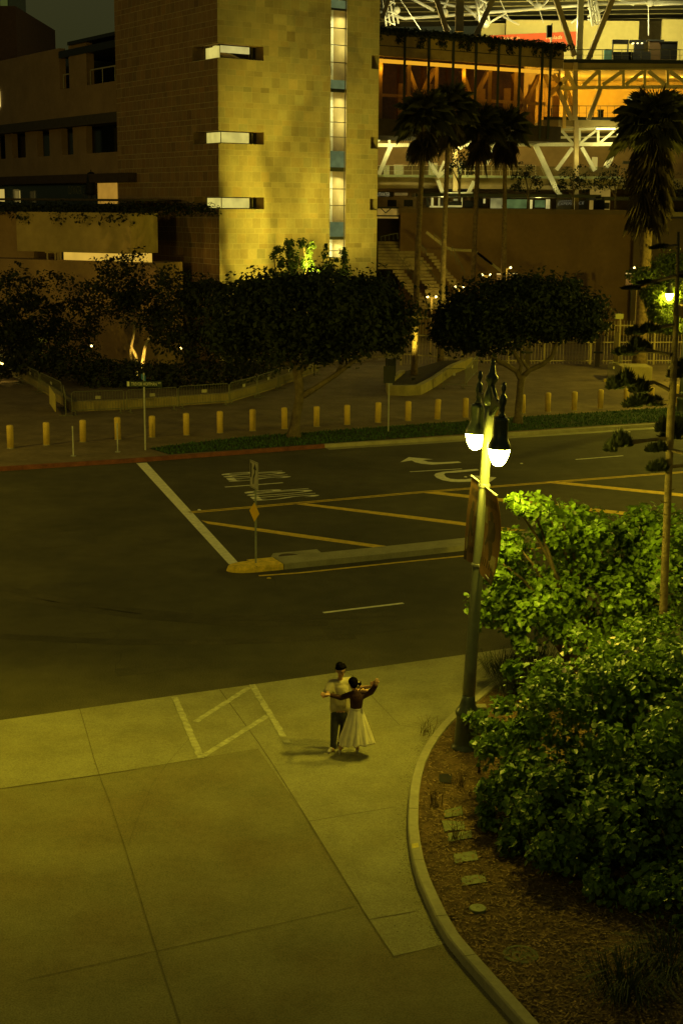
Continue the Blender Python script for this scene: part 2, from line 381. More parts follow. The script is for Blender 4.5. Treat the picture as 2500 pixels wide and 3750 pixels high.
# ---- far kerb, plaza, lawn
def sweep(pts, prof):
    """open sweep of (offset to the left, z) profile along ground points"""
    m = MB(); vs = []; k = len(prof)
    for i, p in enumerate(pts):
        d = (pts[min(i+1, len(pts)-1)] - pts[max(i-1, 0)]); d.z = 0; d.normalize(); n = Vector((-d.y, d.x, 0))
        vs += [(p.x + n.x*o, p.y + n.y*o, z) for o, z in prof]
    return m.add(vs, [(i*k+j, (i+1)*k+j, (i+1)*k+j+1, i*k+j+1) for i in range(len(pts)-1) for j in range(k-1)])
kr = [KB[0], KB[1], KB[2], KB[3]]
struct(sweep(kr, [(0, -.02), (.03, .15), (.20, .156), (.2, .1)]).obj('red_kerb', RED_K))
struct(sweep(KB[3:], [(0, -.02), (.03, .15), (.20, .156), (.2, .1)]).obj('far_kerb', CONC_K))
struct(sweep(KB[3:], [(-.45, .002), (-.02, .012)]).obj('gutter', CONC_K))
pz = MB(); back = [(140, 400), (-160, 400)]
kn = [p + N2 * .19 for p in KB]; pz.poly([(p.x, p.y, .15) for p in kn] + [(b[0], b[1], .15) for b in back]); struct(pz.obj('plaza', PAVER))
LAWN = [(545,1642),(620,1664),(900,1645),(1200,1624),(1600,1596),(2000,1571),(2500,1540),(2900,1515),(2900,1468),(2500,1489),(2200,1508),(2000,1521),(1700,1542),(1400,1563),(1150,1582),(900,1600),(700,1622)]
lw = MB(); lw.poly([P(x, y, .154) for x, y in LAWN]); struct(lw.obj('lawn', GRASS))
gb = MB()
def inside(p, poly):
    c = False; n = len(poly)
    for i in range(n):
        a, b = poly[i], poly[i-1]
        if (a[1] > p[1]) != (b[1] > p[1]) and p[0] < (b[0]-a[0])*(p[1]-a[1])/(b[1]-a[1]) + a[0]: c = not c
    return c
k = 0
while k < 9000:
    q = (R.uniform(545, 2700), R.uniform(1480, 1664))
    if not inside(q, LAWN): continue
    p = P(q[0], q[1], .15); k += 1; a = R.uniform(0, 6.28); h = R.uniform(.05, .12); dx, dy = .03*math.cos(a), .03*math.sin(a)
    gb.add([(p.x-dx, p.y-dy, .15), (p.x+dx, p.y+dy, .15), (p.x+R.uniform(-.05,.05), p.y+R.uniform(-.05,.05), .15+h)], [(0,1,2)])
tag(gb.obj('grass', BLADE), 'short green grass of the strip behind the far kerb', 'grass', kind='stuff')

# ---- road paint
wl = MB()
def qpoly(m, pts, z=.004): m.poly([P(x, y, z) for x, y in pts])
qpoly(wl, [(500,1696),(538,1694),(876,2064),(838,2066)]); struct(wl.obj('stop_line', WHITE_P))
ln = MB()
for a, b, wd in (((1500,1728),(1690,1717),.11), ((2106,1683),(2280,1669),.11), ((824,1784),(1036,1768),.11), ((1183,2244),(1476,2209),.12), ((1764,2206),(1800,2216),.14)):
    ln.strip([P(*a), P(*b)], wd, .004)
struct(ln.obj('lane_lines', WHITE_P))
for cs in (((931,1835),(888,1801),(1172,1816),(1126,1783)), ((841,1765),(805,1735),(1068,1747),(1030,1720))):
    m = MB(); tl, tr, bl, br = [P(x, y, .004) for x, y in cs]; word(m, 'STOP', bl, br, tl, tr); struct(m.obj('road_lettering', WHITE_P))
def crop_arrow(pts): m = MB(); m.poly([P(1400+.3189*x, 1600+.3189*y, .004) for x, y in pts]); struct(m.obj('road_arrow', WHITE_P))
crop_arrow([(905,294),(868,281),(700,290),(600,292),(520,285),(460,265),(580,257),(300,232),(203,290),(335,270),(370,290),(450,308),(560,318),(700,310),(800,303)])
crop_arrow([(1110,383),(1080,367),(850,385),(680,402),(610,418),(592,440),(620,470),(690,497),(780,513),(870,518),(1000,514),(1130,508),(1215,530),(1305,465),(985,437),(1075,470),(960,485),(860,487),(780,480),(730,462),(705,430),(720,415),(850,408),(1000,395)])
yl = MB(); DY = [P(*p) for p in ((690,1877),(800,1868),(1200,1833),(1500,1806),(2368,1739),(2700,1714))]
yl.strip([p - N2*.09 for p in DY], .10, .004); yl.strip([p + N2*.09 for p in DY], .10, .004)
yl.strip([P(*p) for p in ((948,2109),(1100,2098),(1480,2058),(1720,2034),(2500,1950))], .13, .004)
struct(yl.obj('yellow_lines', YEL_P))
yh = MB()
for q in ([(738,1906),(762,1918),(1100,1968),(1380,2006),(1425,2001),(1110,1957)], [(1072,1845),(1112,1842),(1500,1888),(1925,1941),(1870,1947),(1500,1899)],
          [(1545,1804),(1597,1800),(2050,1848),(2430,1890),(2400,1899),(2050,1859),(1720,1824)], [(1985,1766),(2040,1763),(2460,1804),(2700,1830),(2700,1840),(2444,1813)]):
    qpoly(yh, q)
struct(yh.obj('yellow_hatching', YEL_P))
# ---- median island
MN = [P(*p) for p in ((1041,2086),(1230,2067),(1500,2039),(1735,2013),(2500,1932))]; MN.append(MN[-1] + (MN[-1]-MN[-2]).normalized()*25)
prof = [(0, -.02), (.03, .16), (.85, .165), (.88, -.02)]
struct(sweep(MN, prof).obj('median_kerb', CONC_K))
d0 = (MN[0] - MN[1]).normalized(); nose = [MN[0] + d0 * .80, MN[0] + d0*.02]
m = sweep(nose, [(o, z) for o, z in prof]); nn = Vector((d0.y, -d0.x, 0))
e = nose[0]; cc = e + Vector((d0.y, -d0.x, 0)) * .44; vs = []; fs = []
for i, t in enumerate(np.linspace(-math.pi/2, math.pi/2, 13)):
    dirv = d0 * math.cos(t) * .75 + Vector((d0.y, -d0.x, 0)) * math.sin(t) * .44
    a = cc + dirv; b = cc + dirv * .9; vs += [(a.x, a.y, -.02), (b.x, b.y, .13), (cc.x + dirv.x*.6, cc.y + dirv.y*.6, .165)]
for i in range(12): fs += [(3*i, 3*i+3, 3*i+4, 3*i+1), (3*i+1, 3*i+4, 3*i+5, 3*i+2)]
vs.append((cc.x, cc.y, .166)); fs += [(3*i+2, 3*i+5, len(vs)-1) for i in range(12)]
m.add(vs, fs); struct(m.obj('yellow_median_nose', mat('worn_yellow_nose', (.80, .56, .05), .85, .3, 6)))
pt = MB(); qpoly(pt, [(988,2046),(1000,2026),(1160,2011),(1182,2028),(1190,2036),(1040,2052)]); struct(pt.obj('concrete_patch', CONC_K))
mh = MB(); c = P(1058, 2037); mh.lathe([(.30, .006), (.30, .012), (.27, .014), (.25, .010), (.1, .012)], 24, (c.x, c.y, 0))
tag(mh.obj('manhole_cover', mat('rusty_iron', (.07, .05, .03), .7, .3, 12)), 'round iron manhole cover in the concrete patch behind the median', 'manhole cover')
for i, (px, py, lab) in enumerate(((985, 2118, 'yellow raised marker dot lying under the yellow nose of the median'), (730, 1868, 'pale raised marker dot at the left end of the double yellow line'),
        (1703, 1747, 'pale raised marker dot between the two turn arrows'), (2302, 1582, 'white raised marker dot near the far gutter'), (1908, 1698, 'small raised marker dot alone in the far lanes'))):
    c = P(px, py); mm = MB(); mm.lathe([(.06, .002), (.055, .015), (.03, .028), (.01, .03)], 12, (c.x, c.y, 0))
    tag(mm.obj('road_stud', YEL_P if i == 0 else WHITE_P), lab, 'road stud', 'raised marker dots on the road')
pa = MB()                                       # resurfaced patches and sealed cracks
for q in ([(60,1960),(330,1940),(360,1990),(80,2012)], [(1180,2300),(1500,2268),(1530,2300),(1200,2336)], [(420,2450),(700,2415),(715,2440),(430,2478)]): qpoly(pa, q, .0025)
struct(pa.obj('asphalt_patch', mat('newer_asphalt', (.062,.054,.032), .85, .2, 1, grain=.5, gscale=45)))
sc_ = MB()
for k in range(14):
    p = P(R.uniform(0, 1500), R.uniform(1750, 2550)); a = R.uniform(-.5, 1.3); pts = [p]
    for j in range(8): a += R.gauss(0, .35); pts.append(pts[-1] + Vector((math.cos(a), math.sin(a), 0))*.28)
    sc_.strip(pts, .012, .0035)
struct(sc_.obj('asphalt_cracks', mat('crack_sealer', (.035,.03,.02), .8, .2)))
# tyre marks on the asphalt
tm = MB()
for pts in (([(0,2150),(200,2195),(500,2238),(800,2262),(1100,2262),(1450,2250)]), ([(0,2178),(250,2222),(520,2258),(850,2284),(1200,2282)]), ([(0,2330),(400,2350),(800,2352),(1300,2330)])):
    tm.strip([P(*p) for p in pts], .42, .003)
struct(tm.obj('tyre_marks', mat('tyre_rubber_film', (.060, .051, .030), .88, .3, .5, grain=.5, gscale=38)))

# ---- planting bed
KO = [(1905,2432),(1790,2503),(1705,2572),(1650,2612),(1612,2650),(1575,2695),(1545,2742),(1522,2790),(1508,2840),(1498,2900),(1494,2960),(1493,3020),(1500,3085),(1512,3150),(1532,3215),(1560,3280),(1595,3355),(1640,3430),(1700,3502),(1780,3592),(1850,3670),(1930,3760),(2100,3960)]
ko = [P(x, y, .15) for x, y in KO]; ko = [ko[0] + E2 * 25] + ko; ko = [Vector((p.x, p.y, 0)) for p in ko]
struct(sweep(ko, [(-.012, -.02), (.0, .13), (.02, .15), (.165, .152), (.175, .05)]).obj('bed_kerb', CONC_K))
kj = MB()
for i in (6, 11, 14, 17, 19):
    d = (ko[i+1]-ko[i-1]).normalized(); n = Vector((-d.y, d.x, 0)); p = ko[i]
    kj.poly([(p.x-d.x*.008, p.y-d.y*.008, .1545), (p.x+d.x*.008, p.y+d.y*.008, .1545), (p.x+d.x*.008+n.x*.16, p.y+d.y*.008+n.y*.16, .1545), (p.x-d.x*.008+n.x*.16, p.y-d.y*.008+n.y*.16, .1545)])
struct(kj.obj('kerb_joints', JOINT))
kp = MB(); qpoly(kp, [(1506,3090),(1530,3086),(1533,3102),(1508,3107)], .1555); struct(kp.obj('kerb_paint_mark', mat('yellow_kerb_mark', (.6, .5, .1), .9, .2)))
inner = []
for i, p in enumerate(ko):
    d = (ko[min(i+1, len(ko)-1)] - ko[max(i-1, 0)]).normalized(); inner.append((p.x - d.y*.17, p.y + d.x*.17, .11))
bd = MB(); bd.poly(inner + [(inner[-1][0]+1, 8, .11), (40, 8, .11), (inner[0][0]+5, inner[0][1], .11)]); struct(bd.obj('planting_bed', MULCH))
ch = MB(); k = 0
ins = [(p[0], p[1]) for p in inner] + [(10, 12), (10, 33)]
while k < 15000:
    q = P(R.uniform(1480, 2500), R.uniform(2480, 3760), .11)
    if not inside((q.x, q.y), ins): continue
    k += 1; a = R.uniform(0, 6.28); L = R.uniform(.012, .045) * (1 + .5*(R.random() < .06)); wv = R.uniform(.006, .014); ca, sa = math.cos(a), math.sin(a); t = R.uniform(-.012, .02)
    ch.add([(q.x-ca*L-sa*wv, q.y-sa*L+ca*wv, .118), (q.x-ca*L+sa*wv, q.y-sa*L-ca*wv, .122), (q.x+ca*L+sa*wv, q.y+sa*L-ca*wv, .124+t), (q.x+ca*L-sa*wv, q.y+sa*L+ca*wv, .126+t)], [(0,1,2,3)])
for k in range(420):                            # chips scattered over the lids
    q = P(R.uniform(1600, 1800), R.uniform(2940, 3260), .11); a = R.uniform(0, 6.28); L = R.uniform(.012, .03); ca, sa = math.cos(a)*L, math.sin(a)*L
    ch.add([(q.x-ca-sa*.3, q.y-sa+ca*.3, .130), (q.x-ca+sa*.3, q.y-sa-ca*.3, .131), (q.x+ca+sa*.3, q.y+sa-ca*.3, .134), (q.x+ca-sa*.3, q.y+sa+ca*.3, .133)], [(0,1,2,3)])
tag(ch.obj('bark_chips', CHIP), 'brown bark chips covering the planting bed', 'mulch', kind='stuff')
lf = MB()                                       # dirt and leaf litter in the gutter of the bed kerb
for k in range(1500):
    i = R.uniform(4, 19); a, b = ko[int(i)], ko[int(i)+1]; p = a.lerp(b, i % 1); d = (b-a).normalized(); o = abs(R.gauss(0, .13)) + .015
    p = p + Vector((d.y, -d.x, 0)) * o; a = R.uniform(0, 6.28); L = R.uniform(.006, .015)
    lf.add([(p.x+L*math.cos(a), p.y+L*math.sin(a), .012), (p.x-L*math.sin(a)*.6, p.y+L*math.cos(a)*.6, .016), (p.x-L*math.cos(a), p.y-L*math.sin(a), .013)], [(0,1,2)])
tag(lf.obj('leaf_litter', mat('dark_leaf_litter', (.05, .035, .015), 1, .3, island=.5)), 'dark leaf litter along the foot of the curved kerb', 'litter', kind='stuff')

# ---- covers in the bed
VGRN = mat('green_plastic_lid', (.16, .18, .06), .6, .15, 8)
def lid(pts, lab, m=VGRN, hole=False):
    ps = [P(x, y, .12) + Vector((R.uniform(-.012,.012), R.uniform(-.012,.012), 0)) for x, y in pts]; t = thing('valve_box', lab, 'valve box', sum(ps, Vector()) / len(ps), 'valve boxes in the planting bed')
    b = MB(); b.prism([(p.x, p.y) for p in ps], .06, .120); b.obj('box_rim', mat('black_plastic', (.02,.02,.015), .6, .1), t)
    c = sum(ps, Vector()) / len(ps); q = [c + (p - c) * .94 for p in ps]
    l = MB(); l.prism([(p.x, p.y) for p in q], .115, .127); lo = l.obj('lid', m, t)
    if not hole:
        h = MB(); h.lathe([(.03, .127), (.03, .131), (.01, .132)], 10, (c.x, c.y, 0)); h.obj('lid_bolt', CONC_L, t)
    return t
lid([(1607,2835),(1655,2832),(1652,2868),(1604,2868)], 'open black valve box, nearest to the lamp post', BLACK, True)
lid([(1622,2970),(1690,2950),(1694,2985),(1628,2996)], 'pale green valve box lid half buried in twigs beside the open box')
lid([(1616,2985+20),(1700,2990+18),(1706,3040-2),(1624,3046)], 'green valve box lid with a thick black edge')
lid([(1635,3052),(1724,3040),(1728,3068),(1642,3084)], 'dusty green valve box lid under dry grass stalks')
lid([(1653,3127),(1744,3114),(1752,3150),(1662,3162)], 'clean green valve box lid with a pale bolt, second from the round one')
lid([(1682,3212),(1776,3200),(1784,3232),(1692,3246)], 'green valve box lid next to the round drain cover')
c = P(1748, 3328, .13); m = MB(); m.lathe([(.125, .08), (.125, .14), (.115, .15), (.03, .152), (.02, .145)], 24, (c.x, c.y, 0))
tag(m.obj('drain_cover', VGRN), 'small round pale green drain cover in the mulch', 'drain cover')
c = P(1905, 3495, .12); m = MB(); m.lathe([(.23, .08), (.24, .125), (.19, .132), (.17, .118), (.02, .122)], 26, (c.x, c.y, 0))
tag(m.obj('well_cover', mat('mossy_lid', (.15, .15, .06), .9, .4, 8)), 'large mossy round cover sunk in the mulch', 'well cover')
# utility pedestal beside the lamp
c = P(1758, 2660, .11); t = thing('utility_pedestal', 'short square concrete pedestal with striped lid beside the lamp post', 'pedestal', c)
m = MB(); m.box(c.x-.085, c.x+.085, c.y-.085, c.y+.085, .1, .5); m.obj('pedestal_body', CONC_K, t)
m = MB(); m.box(c.x-.1, c.x+.1, c.y-.1, c.y+.1, .5, .53)
for k in range(7): x = c.x-.085+k*.0283; m.box(x-.006, x+.006, c.y-.09, c.y+.09, .531, .538)
m.obj('pedestal_lid', CONC_L, t)
c = P(1752, 2830, .11); m = MB(); m.box(c.x-.02, c.x+.02, c.y-.02, c.y+.02, .1, .75); m.box(c.x-.045, c.x+.045, c.y-.03, c.y+.03, .75, .80)
tag(m.obj('irrigation_stake', mat('brown_post', (.08, .055, .03), .9, .2)), 'thin dark stake standing at the edge of the near shrub', 'stake')
# dry stalks standing in the mulch
for i, (px, py, lab) in enumerate(((1590,2950,'dry brown weed beside the green lid, thin straight stalks'), (1680,2880,'dry weed with tall thin stalks right of the open box'), (1665,3080,'dry weed growing over the dusty green lid'),
                                   (1560,2690,'dark dry weed at the foot of the lamp post, kerb side'))):
    c = P(px, py, .11); m = MB()
    for k in range(26):
        a, l = R.uniform(0, 6.28), R.uniform(.12, .42); o = R.uniform(0, .14); b = Vector((c.x+o*math.cos(a), c.y+o*math.sin(a), .11))
        m.tube([b, b + Vector((R.gauss(0,.04), R.gauss(0,.04), l*.6)), b + Vector((R.gauss(0,.09), R.gauss(0,.09), l))], [.004, .003, .0015], 4)
    tag(m.obj('dry_weed', mat('dry_stalk', (.10, .07, .03), 1, .2, island=.4)), lab, 'weed', 'dry weeds in the planting bed')

# ================================================================== STREET LAMPS
GLOBE = glow('lit_globe', (1.0, .82, .06), 450)
def lamp_head(mb_can, mb_fin, mb_globe, yy):
    c = (0, yy, 0)
    mb_can.lathe([(.03, 6.33), (.105, 6.325), (.128, 6.30), (.132, 6.27), (.125, 6.25), (.125, 6.02), (.135, 5.97), (.165, 5.91), (.195, 5.85), (.20, 5.80), (.20, 5.785), (.185, 5.785)], 20, c)
    mb_fin.lathe([(.07, 6.33), (.06, 6.37), (.035, 6.41), (.055, 6.45), (.04, 6.50), (.062, 6.56), (.068, 6.62), (.055, 6.69), (.028, 6.73), (.024, 6.77), (.042, 6.80), (.046, 6.85), (.032, 6.91), (.005, 6.94)], 14, c)
    mb_globe.lathe([(.188, 5.79), (.182, 5.74), (.160, 5.65), (.125, 5.565), (.088, 5.51), (.045, 5.485), (.005, 5.48)], 20, c, cap=False)
def street_lamp(loc, label, rz, lean=(0, 0)):
    t = thing('street_lamp', label, 'street lamp', loc, 'twin globe street lamps', rz); t.rotation_euler = (lean[0], lean[1], rz)
    m = MB(); m.lathe([(.25, -.06), (.25, .05), (.215, .08), (.205, .14), (.195, .62), (.215, .67), (.225, .72), (.20, .76), (.155, .84), (.13, .95), (.118, 1.05)], 28)
    m.obj('lamp_base', IRON, t, True, False)
    m = MB(); m.lathe([(.118, 1.0), (.112, 1.6), (.098, 3.8), (.086, 5.6), (.08, 6.5)], 24); m.obj('post', IRON_P, t, True, False)
    m = MB(); m.beam((0, -.84, 6.52), (0, .84, 6.52), .05, .07)
    for s in (-1, 1):
        m.tube([(0, s*.08, 6.25), (0, s*.25, 6.28), (0, s*.45, 6.40), (0, s*.6, 6.50)], .028, 8); m.tube([(0, s*.1, 6.75), (0, s*.28, 6.60), (0, s*.5, 6.56)], .025, 8)
        m.add([(-.02, s*.08, 6.3), (-.02, s*.5, 6.5), (-.02, s*.08, 6.78), (.02, s*.08, 6.3), (.02, s*.5, 6.5), (.02, s*.08, 6.78)], [(0,1,2), (3,5,4), (0,3,4,1), (1,4,5,2), (2,5,3,0)])
    m.obj('cross_arm', IRON, t, False, False)
    m = MB(); m.lathe([(.09, 6.42), (.13, 6.5), (.12, 6.62), (.08, 6.72), (.065, 6.80), (.11, 6.86), (.115, 6.92), (.07, 6.97), (.06, 7.02), (.04, 7.12), (.03, 7.14), (.045, 7.17), (.03, 7.21), (.004, 7.24)], 18)
    m.obj('finial', IRON, t, True, False)
    for s in (-1, 1):
        a, b, c = MB(), MB(), MB(); lamp_head(a, b, c, s * .84)
        h = a.obj('lantern_hood', IRON, t, True, False); b.obj('hood_finial', IRON, h, True, False); c.obj('globe', GLOBE, t, True, False)
    return t
LB = P(1700, 2742, .09)
L1 = street_lamp(LB, 'near tall iron street lamp with two lit globes and two brown banners', math.radians(8.5), (0, math.radians(2.5)))
# banner arms and banners on the near lamp (local frame: along y)
BAN = mat('banner_cloth', (.20, .11, .035), .8, .2, 3, trans=.25); BAN_D = mat('banner_print', (.05, .035, .02), .85, .15, 5, trans=.1); BAN_L = mat('banner_pale_print', (.30, .25, .11), .85, .25, 7, trans=.2)
for s in (1, -1):
    m = MB(); m.tube([(0, s*.07, 4.98), (0, s*.95, 4.98)], .016, 8); m.lathe([(.10, 4.94), (.112, 4.96), (.112, 5.0), (.10, 5.02)], 16); m.obj('banner_arm', STEEL, L1, False, False)
    m = MB(); m.tube([(0, s*.07, 3.52), (0, s*.80, 3.46)], .012, 8); m.lathe([(.112, 3.50), (.12, 3.51), (.12, 3.54), (.11, 3.55)], 16); m.obj('banner_arm', STEEL, L1, False, False)
    nx, nz = 6, 14
    def bpt(u, v, off=0.0):                     # u along the arm, v downwards; wind-bellied cloth
        z = 4.97 - 1.46 * v; y = .12 + (.80 - .05 * v) * u; x = (.11 if s < 0 else -.05) * math.sin(math.pi * v) * (.3 + .7*u) + (-.02 if s < 0 else -.10) * v * v * u - .05*math.sin(u*5)*v
        return (x + off, s * y, z - .16 * v * v * (1 if s < 0 else .6) * u)
    b = MB()
    for o in (0, .008):
        b.add([bpt(i/nx, j/nz, o) for j in range(nz+1) for i in range(nx+1)], [(j*(nx+1)+i, j*(nx+1)+i+1, (j+1)*(nx+1)+i+1, (j+1)*(nx+1)+i) for j in range(nz) for i in range(nx)])
    bn = b.obj('banner', BAN, L1, True, False)
    def patch(m, pts, off): 
        for sgn in (-1, 1): m.poly([bpt(u, v, off if sgn > 0 else -off + .008) for u, v in pts])
    d = MB()                                    # dark full-length figure, lettering rows, dark foot of the banner
    for pts in ([(.38,.27),(.52,.24),(.60,.30),(.58,.37),(.44,.37)], [(.33,.37),(.66,.36),(.72,.46),(.70,.56),(.62,.60),(.42,.60),(.36,.52)],
                [(.42,.60),(.62,.60),(.68,.70),(.66,.80),(.58,.80),(.52,.70)], [(.36,.52),(.42,.60),(.30,.68),(.24,.66)], [(0,.87),(1,.90),(1,1),(0,1)]):
        patch(d, pts, .012)
    for k in range(9): patch(d, [(.12+k*.085,.10),(.155+k*.085,.10),(.155+k*.085,.20),(.12+k*.085,.20)], .012)
    for k in range(8): patch(d, [(.18+k*.095,.80),(.215+k*.095,.80),(.215+k*.095,.885),(.18+k*.095,.885)], .014)
    d.obj('banner_print', BAN_D, bn, False, False)
    l = MB(); patch(l, [(.05,.62),(.28,.60),(.30,.74),(.9,.72),(.95,.88),(.05,.86)], .010); patch(l, [(.06,.22),(.26,.22),(.26,.42),(.06,.42)], .010); l.obj('banner_light_panel', BAN_L, bn, False, False)
L2 = dup(L1, P(2489, 1513, .15), 'distant street lamp with lit globes standing on the lawn across the road', math.radians(78))
L2.rotation_euler = (0, 0, math.radians(78))
for c in list(L2.children):
    if c.name.startswith('banner'):
        for g2 in list(c.children): bpy.data.objects.remove(g2)
        bpy.data.objects.remove(c)

# ================================================================== SIGNS
def post_sign(px, py, z=.0): return P(px, py, z)
c = P(937, 2062, .16); t = thing('traffic_sign', 'keep right arrow sign over a yellow diamond on the median post', 'traffic sign', c)
m = MB(); m.beam((c.x, c.y, .1), (c.x, c.y, 3.02), .05); m.obj('sign_post', mat('sign_post_steel', (.30, .32, .24), .6, .2, 8), t)
dirs = Vector((.42, -.90, 0)).normalized()      # plates turned nearly edge-on to the camera
def plate(m, c, half_w, z0, z1, th, d): a, b = c - d*half_w, c + d*half_w; n = Vector((-d.y, d.x, 0))*th/2; m.prism([a-n, b-n, b+n, a+n], z0, z1)
pn = Vector((dirs.y, -dirs.x, 0)); pc = c + pn * .04
PLW = mat('white_sign_face', (.50, .47, .36), .5, .12, 6); BLK = mat('black_sign_print', (.012, .012, .010), .6, .1)
m = MB(); plate(m, pc, .305, 2.28, 3.05, .008, dirs); m.obj('sign_plate', PLW, t)
def on_plate(pts, c0, d, nrm, off): return [c0 + d*u + nrm*off + Vector((0, 0, v - c0.z)) for u, v in pts]
pts = [(-.09,2.40),(-.02,2.40),(0,2.58),(.10,2.70),(.10,2.82),(.19,2.82),(.07,3.0),(-.05,2.82),(.03,2.82),(.03,2.73),(-.07,2.60)]
m = MB()
for sg in (1, -1): m.poly(on_plate(pts, pc, dirs, pn, .007 * sg))
for a, b in (((-.285,2.30),(.285,2.31)), ((-.285,3.02),(.285,3.03)), ((-.285,2.30),(-.275,3.03)), ((.275,2.30),(.285,3.03))): m.poly(on_plate([(a[0],a[1]),(b[0],a[1]),(b[0],b[1]),(a[0],b[1])], pc, dirs, pn, .007))
m.poly(on_plate([(-.25,2.55),(-.17,2.60),(-.15,2.95),(-.25,2.99)], pc, dirs, pn, .008)); m.obj('arrow', BLK, t)
d2 = Vector((.55, -.83, 0)).normalized(); n2 = Vector((d2.y, -d2.x, 0)); pc = c + n2 * .04
m = MB(); a = on_plate([(0,1.35),(.27,1.62),(0,1.89),(-.27,1.62)], pc, d2, n2, .004); b = on_plate([(0,1.35),(.27,1.62),(0,1.89),(-.27,1.62)], pc, d2, n2, -.004)
m.add(a + b, [(0,1,2,3), (7,6,5,4)] + [(i, (i+1)%4, 4+(i+1)%4, 4+i) for i in range(4)]); m.obj('diamond_marker', mat('yellow_reflector', (.95, .58, .02), .45, .05, 4), t)
# street name sign
c = P(533, 1648, .15); t = thing('street_sign', 'green street name sign reading TREVOR HOFFMAN on a tall thin pole', 'street sign', c)
m = MB(); m.beam((c.x, c.y, .1), (c.x, c.y, 3.3), .06); m.obj('sign_pole', STEEL, t)
sl, sr = Q(464, 1395, c.y-.05), Q(594, 1388, c.y-.05); zt, zb = Q(464, 1395, c.y-.05).z, Q(464, 1416, c.y-.05).z
sl.z = sr.z = 0; dd = (sr - sl).normalized(); mid = (sl + sr) / 2; hw = (sr-sl).length/2
m = MB(); plate(m, mid, hw, zb, zt, .02, dd); blade = m.obj('name_blade', mat('green_sign_face', (.012, .028, .020), .5, .1), t)
nn = Vector((dd.y, -dd.x, 0)) * .016; m = MB(); h = zt - zb
bl = mid - dd*hw*.74 + nn + Vector((0,0,zb+h*.22)); br = mid + dd*hw*.70 + nn + Vector((0,0,zb+h*.22)); word(m, 'TREVOR HOFFMAN', bl, br, bl + Vector((0,0,h*.56)))
a = mid + dd*hw*.76 + nn + Vector((0,0,zb+h*.50)); word(m, 'WY', a, a + dd*hw*.18, a + Vector((0,0,h*.34)))
m.add([mid - dd*hw*.97 + nn + Vector((0,0,zb+h*.1)), mid - dd*hw*.84 + nn + Vector((0,0,zb+h*.1)), mid - dd*hw*.84 + nn + Vector((0,0,zb+h*.9)), mid - dd*hw*.97 + nn + Vector((0,0,zb+h*.9))], [(0,1,2,3)])
m.obj('sign_lettering', mat('pale_sign_print', (.62, .64, .46), .6, .1), blade)
sl, sr = Q(516, 1366, c.y+.1), Q(546, 1392, c.y-.5); d3 = Vector((.35, -.94, 0)); mid = Vector((c.x, c.y, 0)) - d3*.1
m = MB(); plate(m, mid, .35, zt+.02, zt+.24, .02, d3); m.obj('cross_blade', mat('blue_sign_face', (.04, .16, .38), .5, .1), t)
# other thin poles on the far kerb
for px, py, ty, lab in ((270,1670,1560,'short bare steel pole at the kerb corner, left of the street name sign'), (432,1655,1550,'short pole standing in front of a yellow bollard near the street name sign')):
    c = P(px, py, .15); zt = Q(px, ty, c.y).z; m = MB(); m.beam((c.x, c.y, .1), (c.x, c.y, zt), .05); m.beam((c.x, c.y, .14), (c.x, c.y, .17), .2); tag(m.obj('steel_pole', STEEL), lab, 'pole', 'thin poles at the kerb corner')
c = P(1421, 1584, .15); t = thing('back_of_sign', 'tall thin pole on the lawn with a dark sign panel seen from behind', 'sign', c)
m = MB(); m.beam((c.x, c.y, .1), (c.x, c.y, 3.1), .05); m.obj('sign_pole', STEEL, t)
m = MB(); m.box(c.x-.25, c.x+.25, c.y-.045, c.y-.03, 2.35, 3.1); m.obj('sign_panel', DARK, t)

# ================================================================== BOLLARDS
BX = [(40,1641),(172,1629),(305,1618),(433,1609),(558,1601),(683,1593),(806,1585),(925,1578),(1042,1570),(1159,1562),(1271,1555),(1383,1547),(1493,1541),(1600,1535),(1703,1529),(1812,1521),(1912,1513),(2004,1508),(2100,1503),(2196,1497),(2290,1490),(2382,1484),(2472,1478)]
NOTE = {0:'at the left edge of the row',1:'second from the left end of the row',2:'third from the left, right of a bare pole',3:'with a thin pole standing in front of it',4:'just right of the street name sign pole',5:'left of the barricade bend, second right of the street sign',
        6:'third right of the street sign pole',7:'fourth right of the street sign, left of the leaning tree',8:'half hidden behind the leaning tree trunk',9:'first one right of the leaning tree trunk',10:'second right of the leaning tree, on the lawn edge',
        11:'just left of the tall pole with the dark panel',12:'just right of the tall pole with the dark panel',13:'in front of the right end of the planter wall',14:'left of the near lamp finials',15:'hidden behind the near lamp finials',16:'at the foot of the forked tree',
        17:'first one right of the forked tree, throwing a shadow',18:'second right of the forked tree',19:'third right of the forked tree, brightly lit',20:'behind the upper left pine branches',21:'behind the pine branch tips near the barricades',22:'right of the pine trunk'}
bp0 = None
for i, (px, py) in enumerate(BX):
    c = P(px, py, .15)
    if bp0 is None:
        t = thing('bollard', 'yellow round bollard ' + NOTE[i], 'bollard', c, 'yellow bollards along the far pavement')
        m = MB(); m.lathe([(.135, -.02), (.135, .88), (.13, .915), (.11, .94), (.06, .955), (.005, .958)], 20); m.obj('bollard_post', BOLL, t, True, False)
        m = MB(); m.lathe([(.16, -.01), (.16, .012), (.137, .02)], 20); m.obj('base_ring', CONC_K, t, False, False)
        bp0 = t
    else:
        q = dup(bp0, c, 'yellow round bollard ' + NOTE[i], R.uniform(0, 6), (1, 1, R.uniform(.96, 1.04))); q.rotation_euler.x, q.rotation_euler.y = R.gauss(0, .014), R.gauss(0, .014)

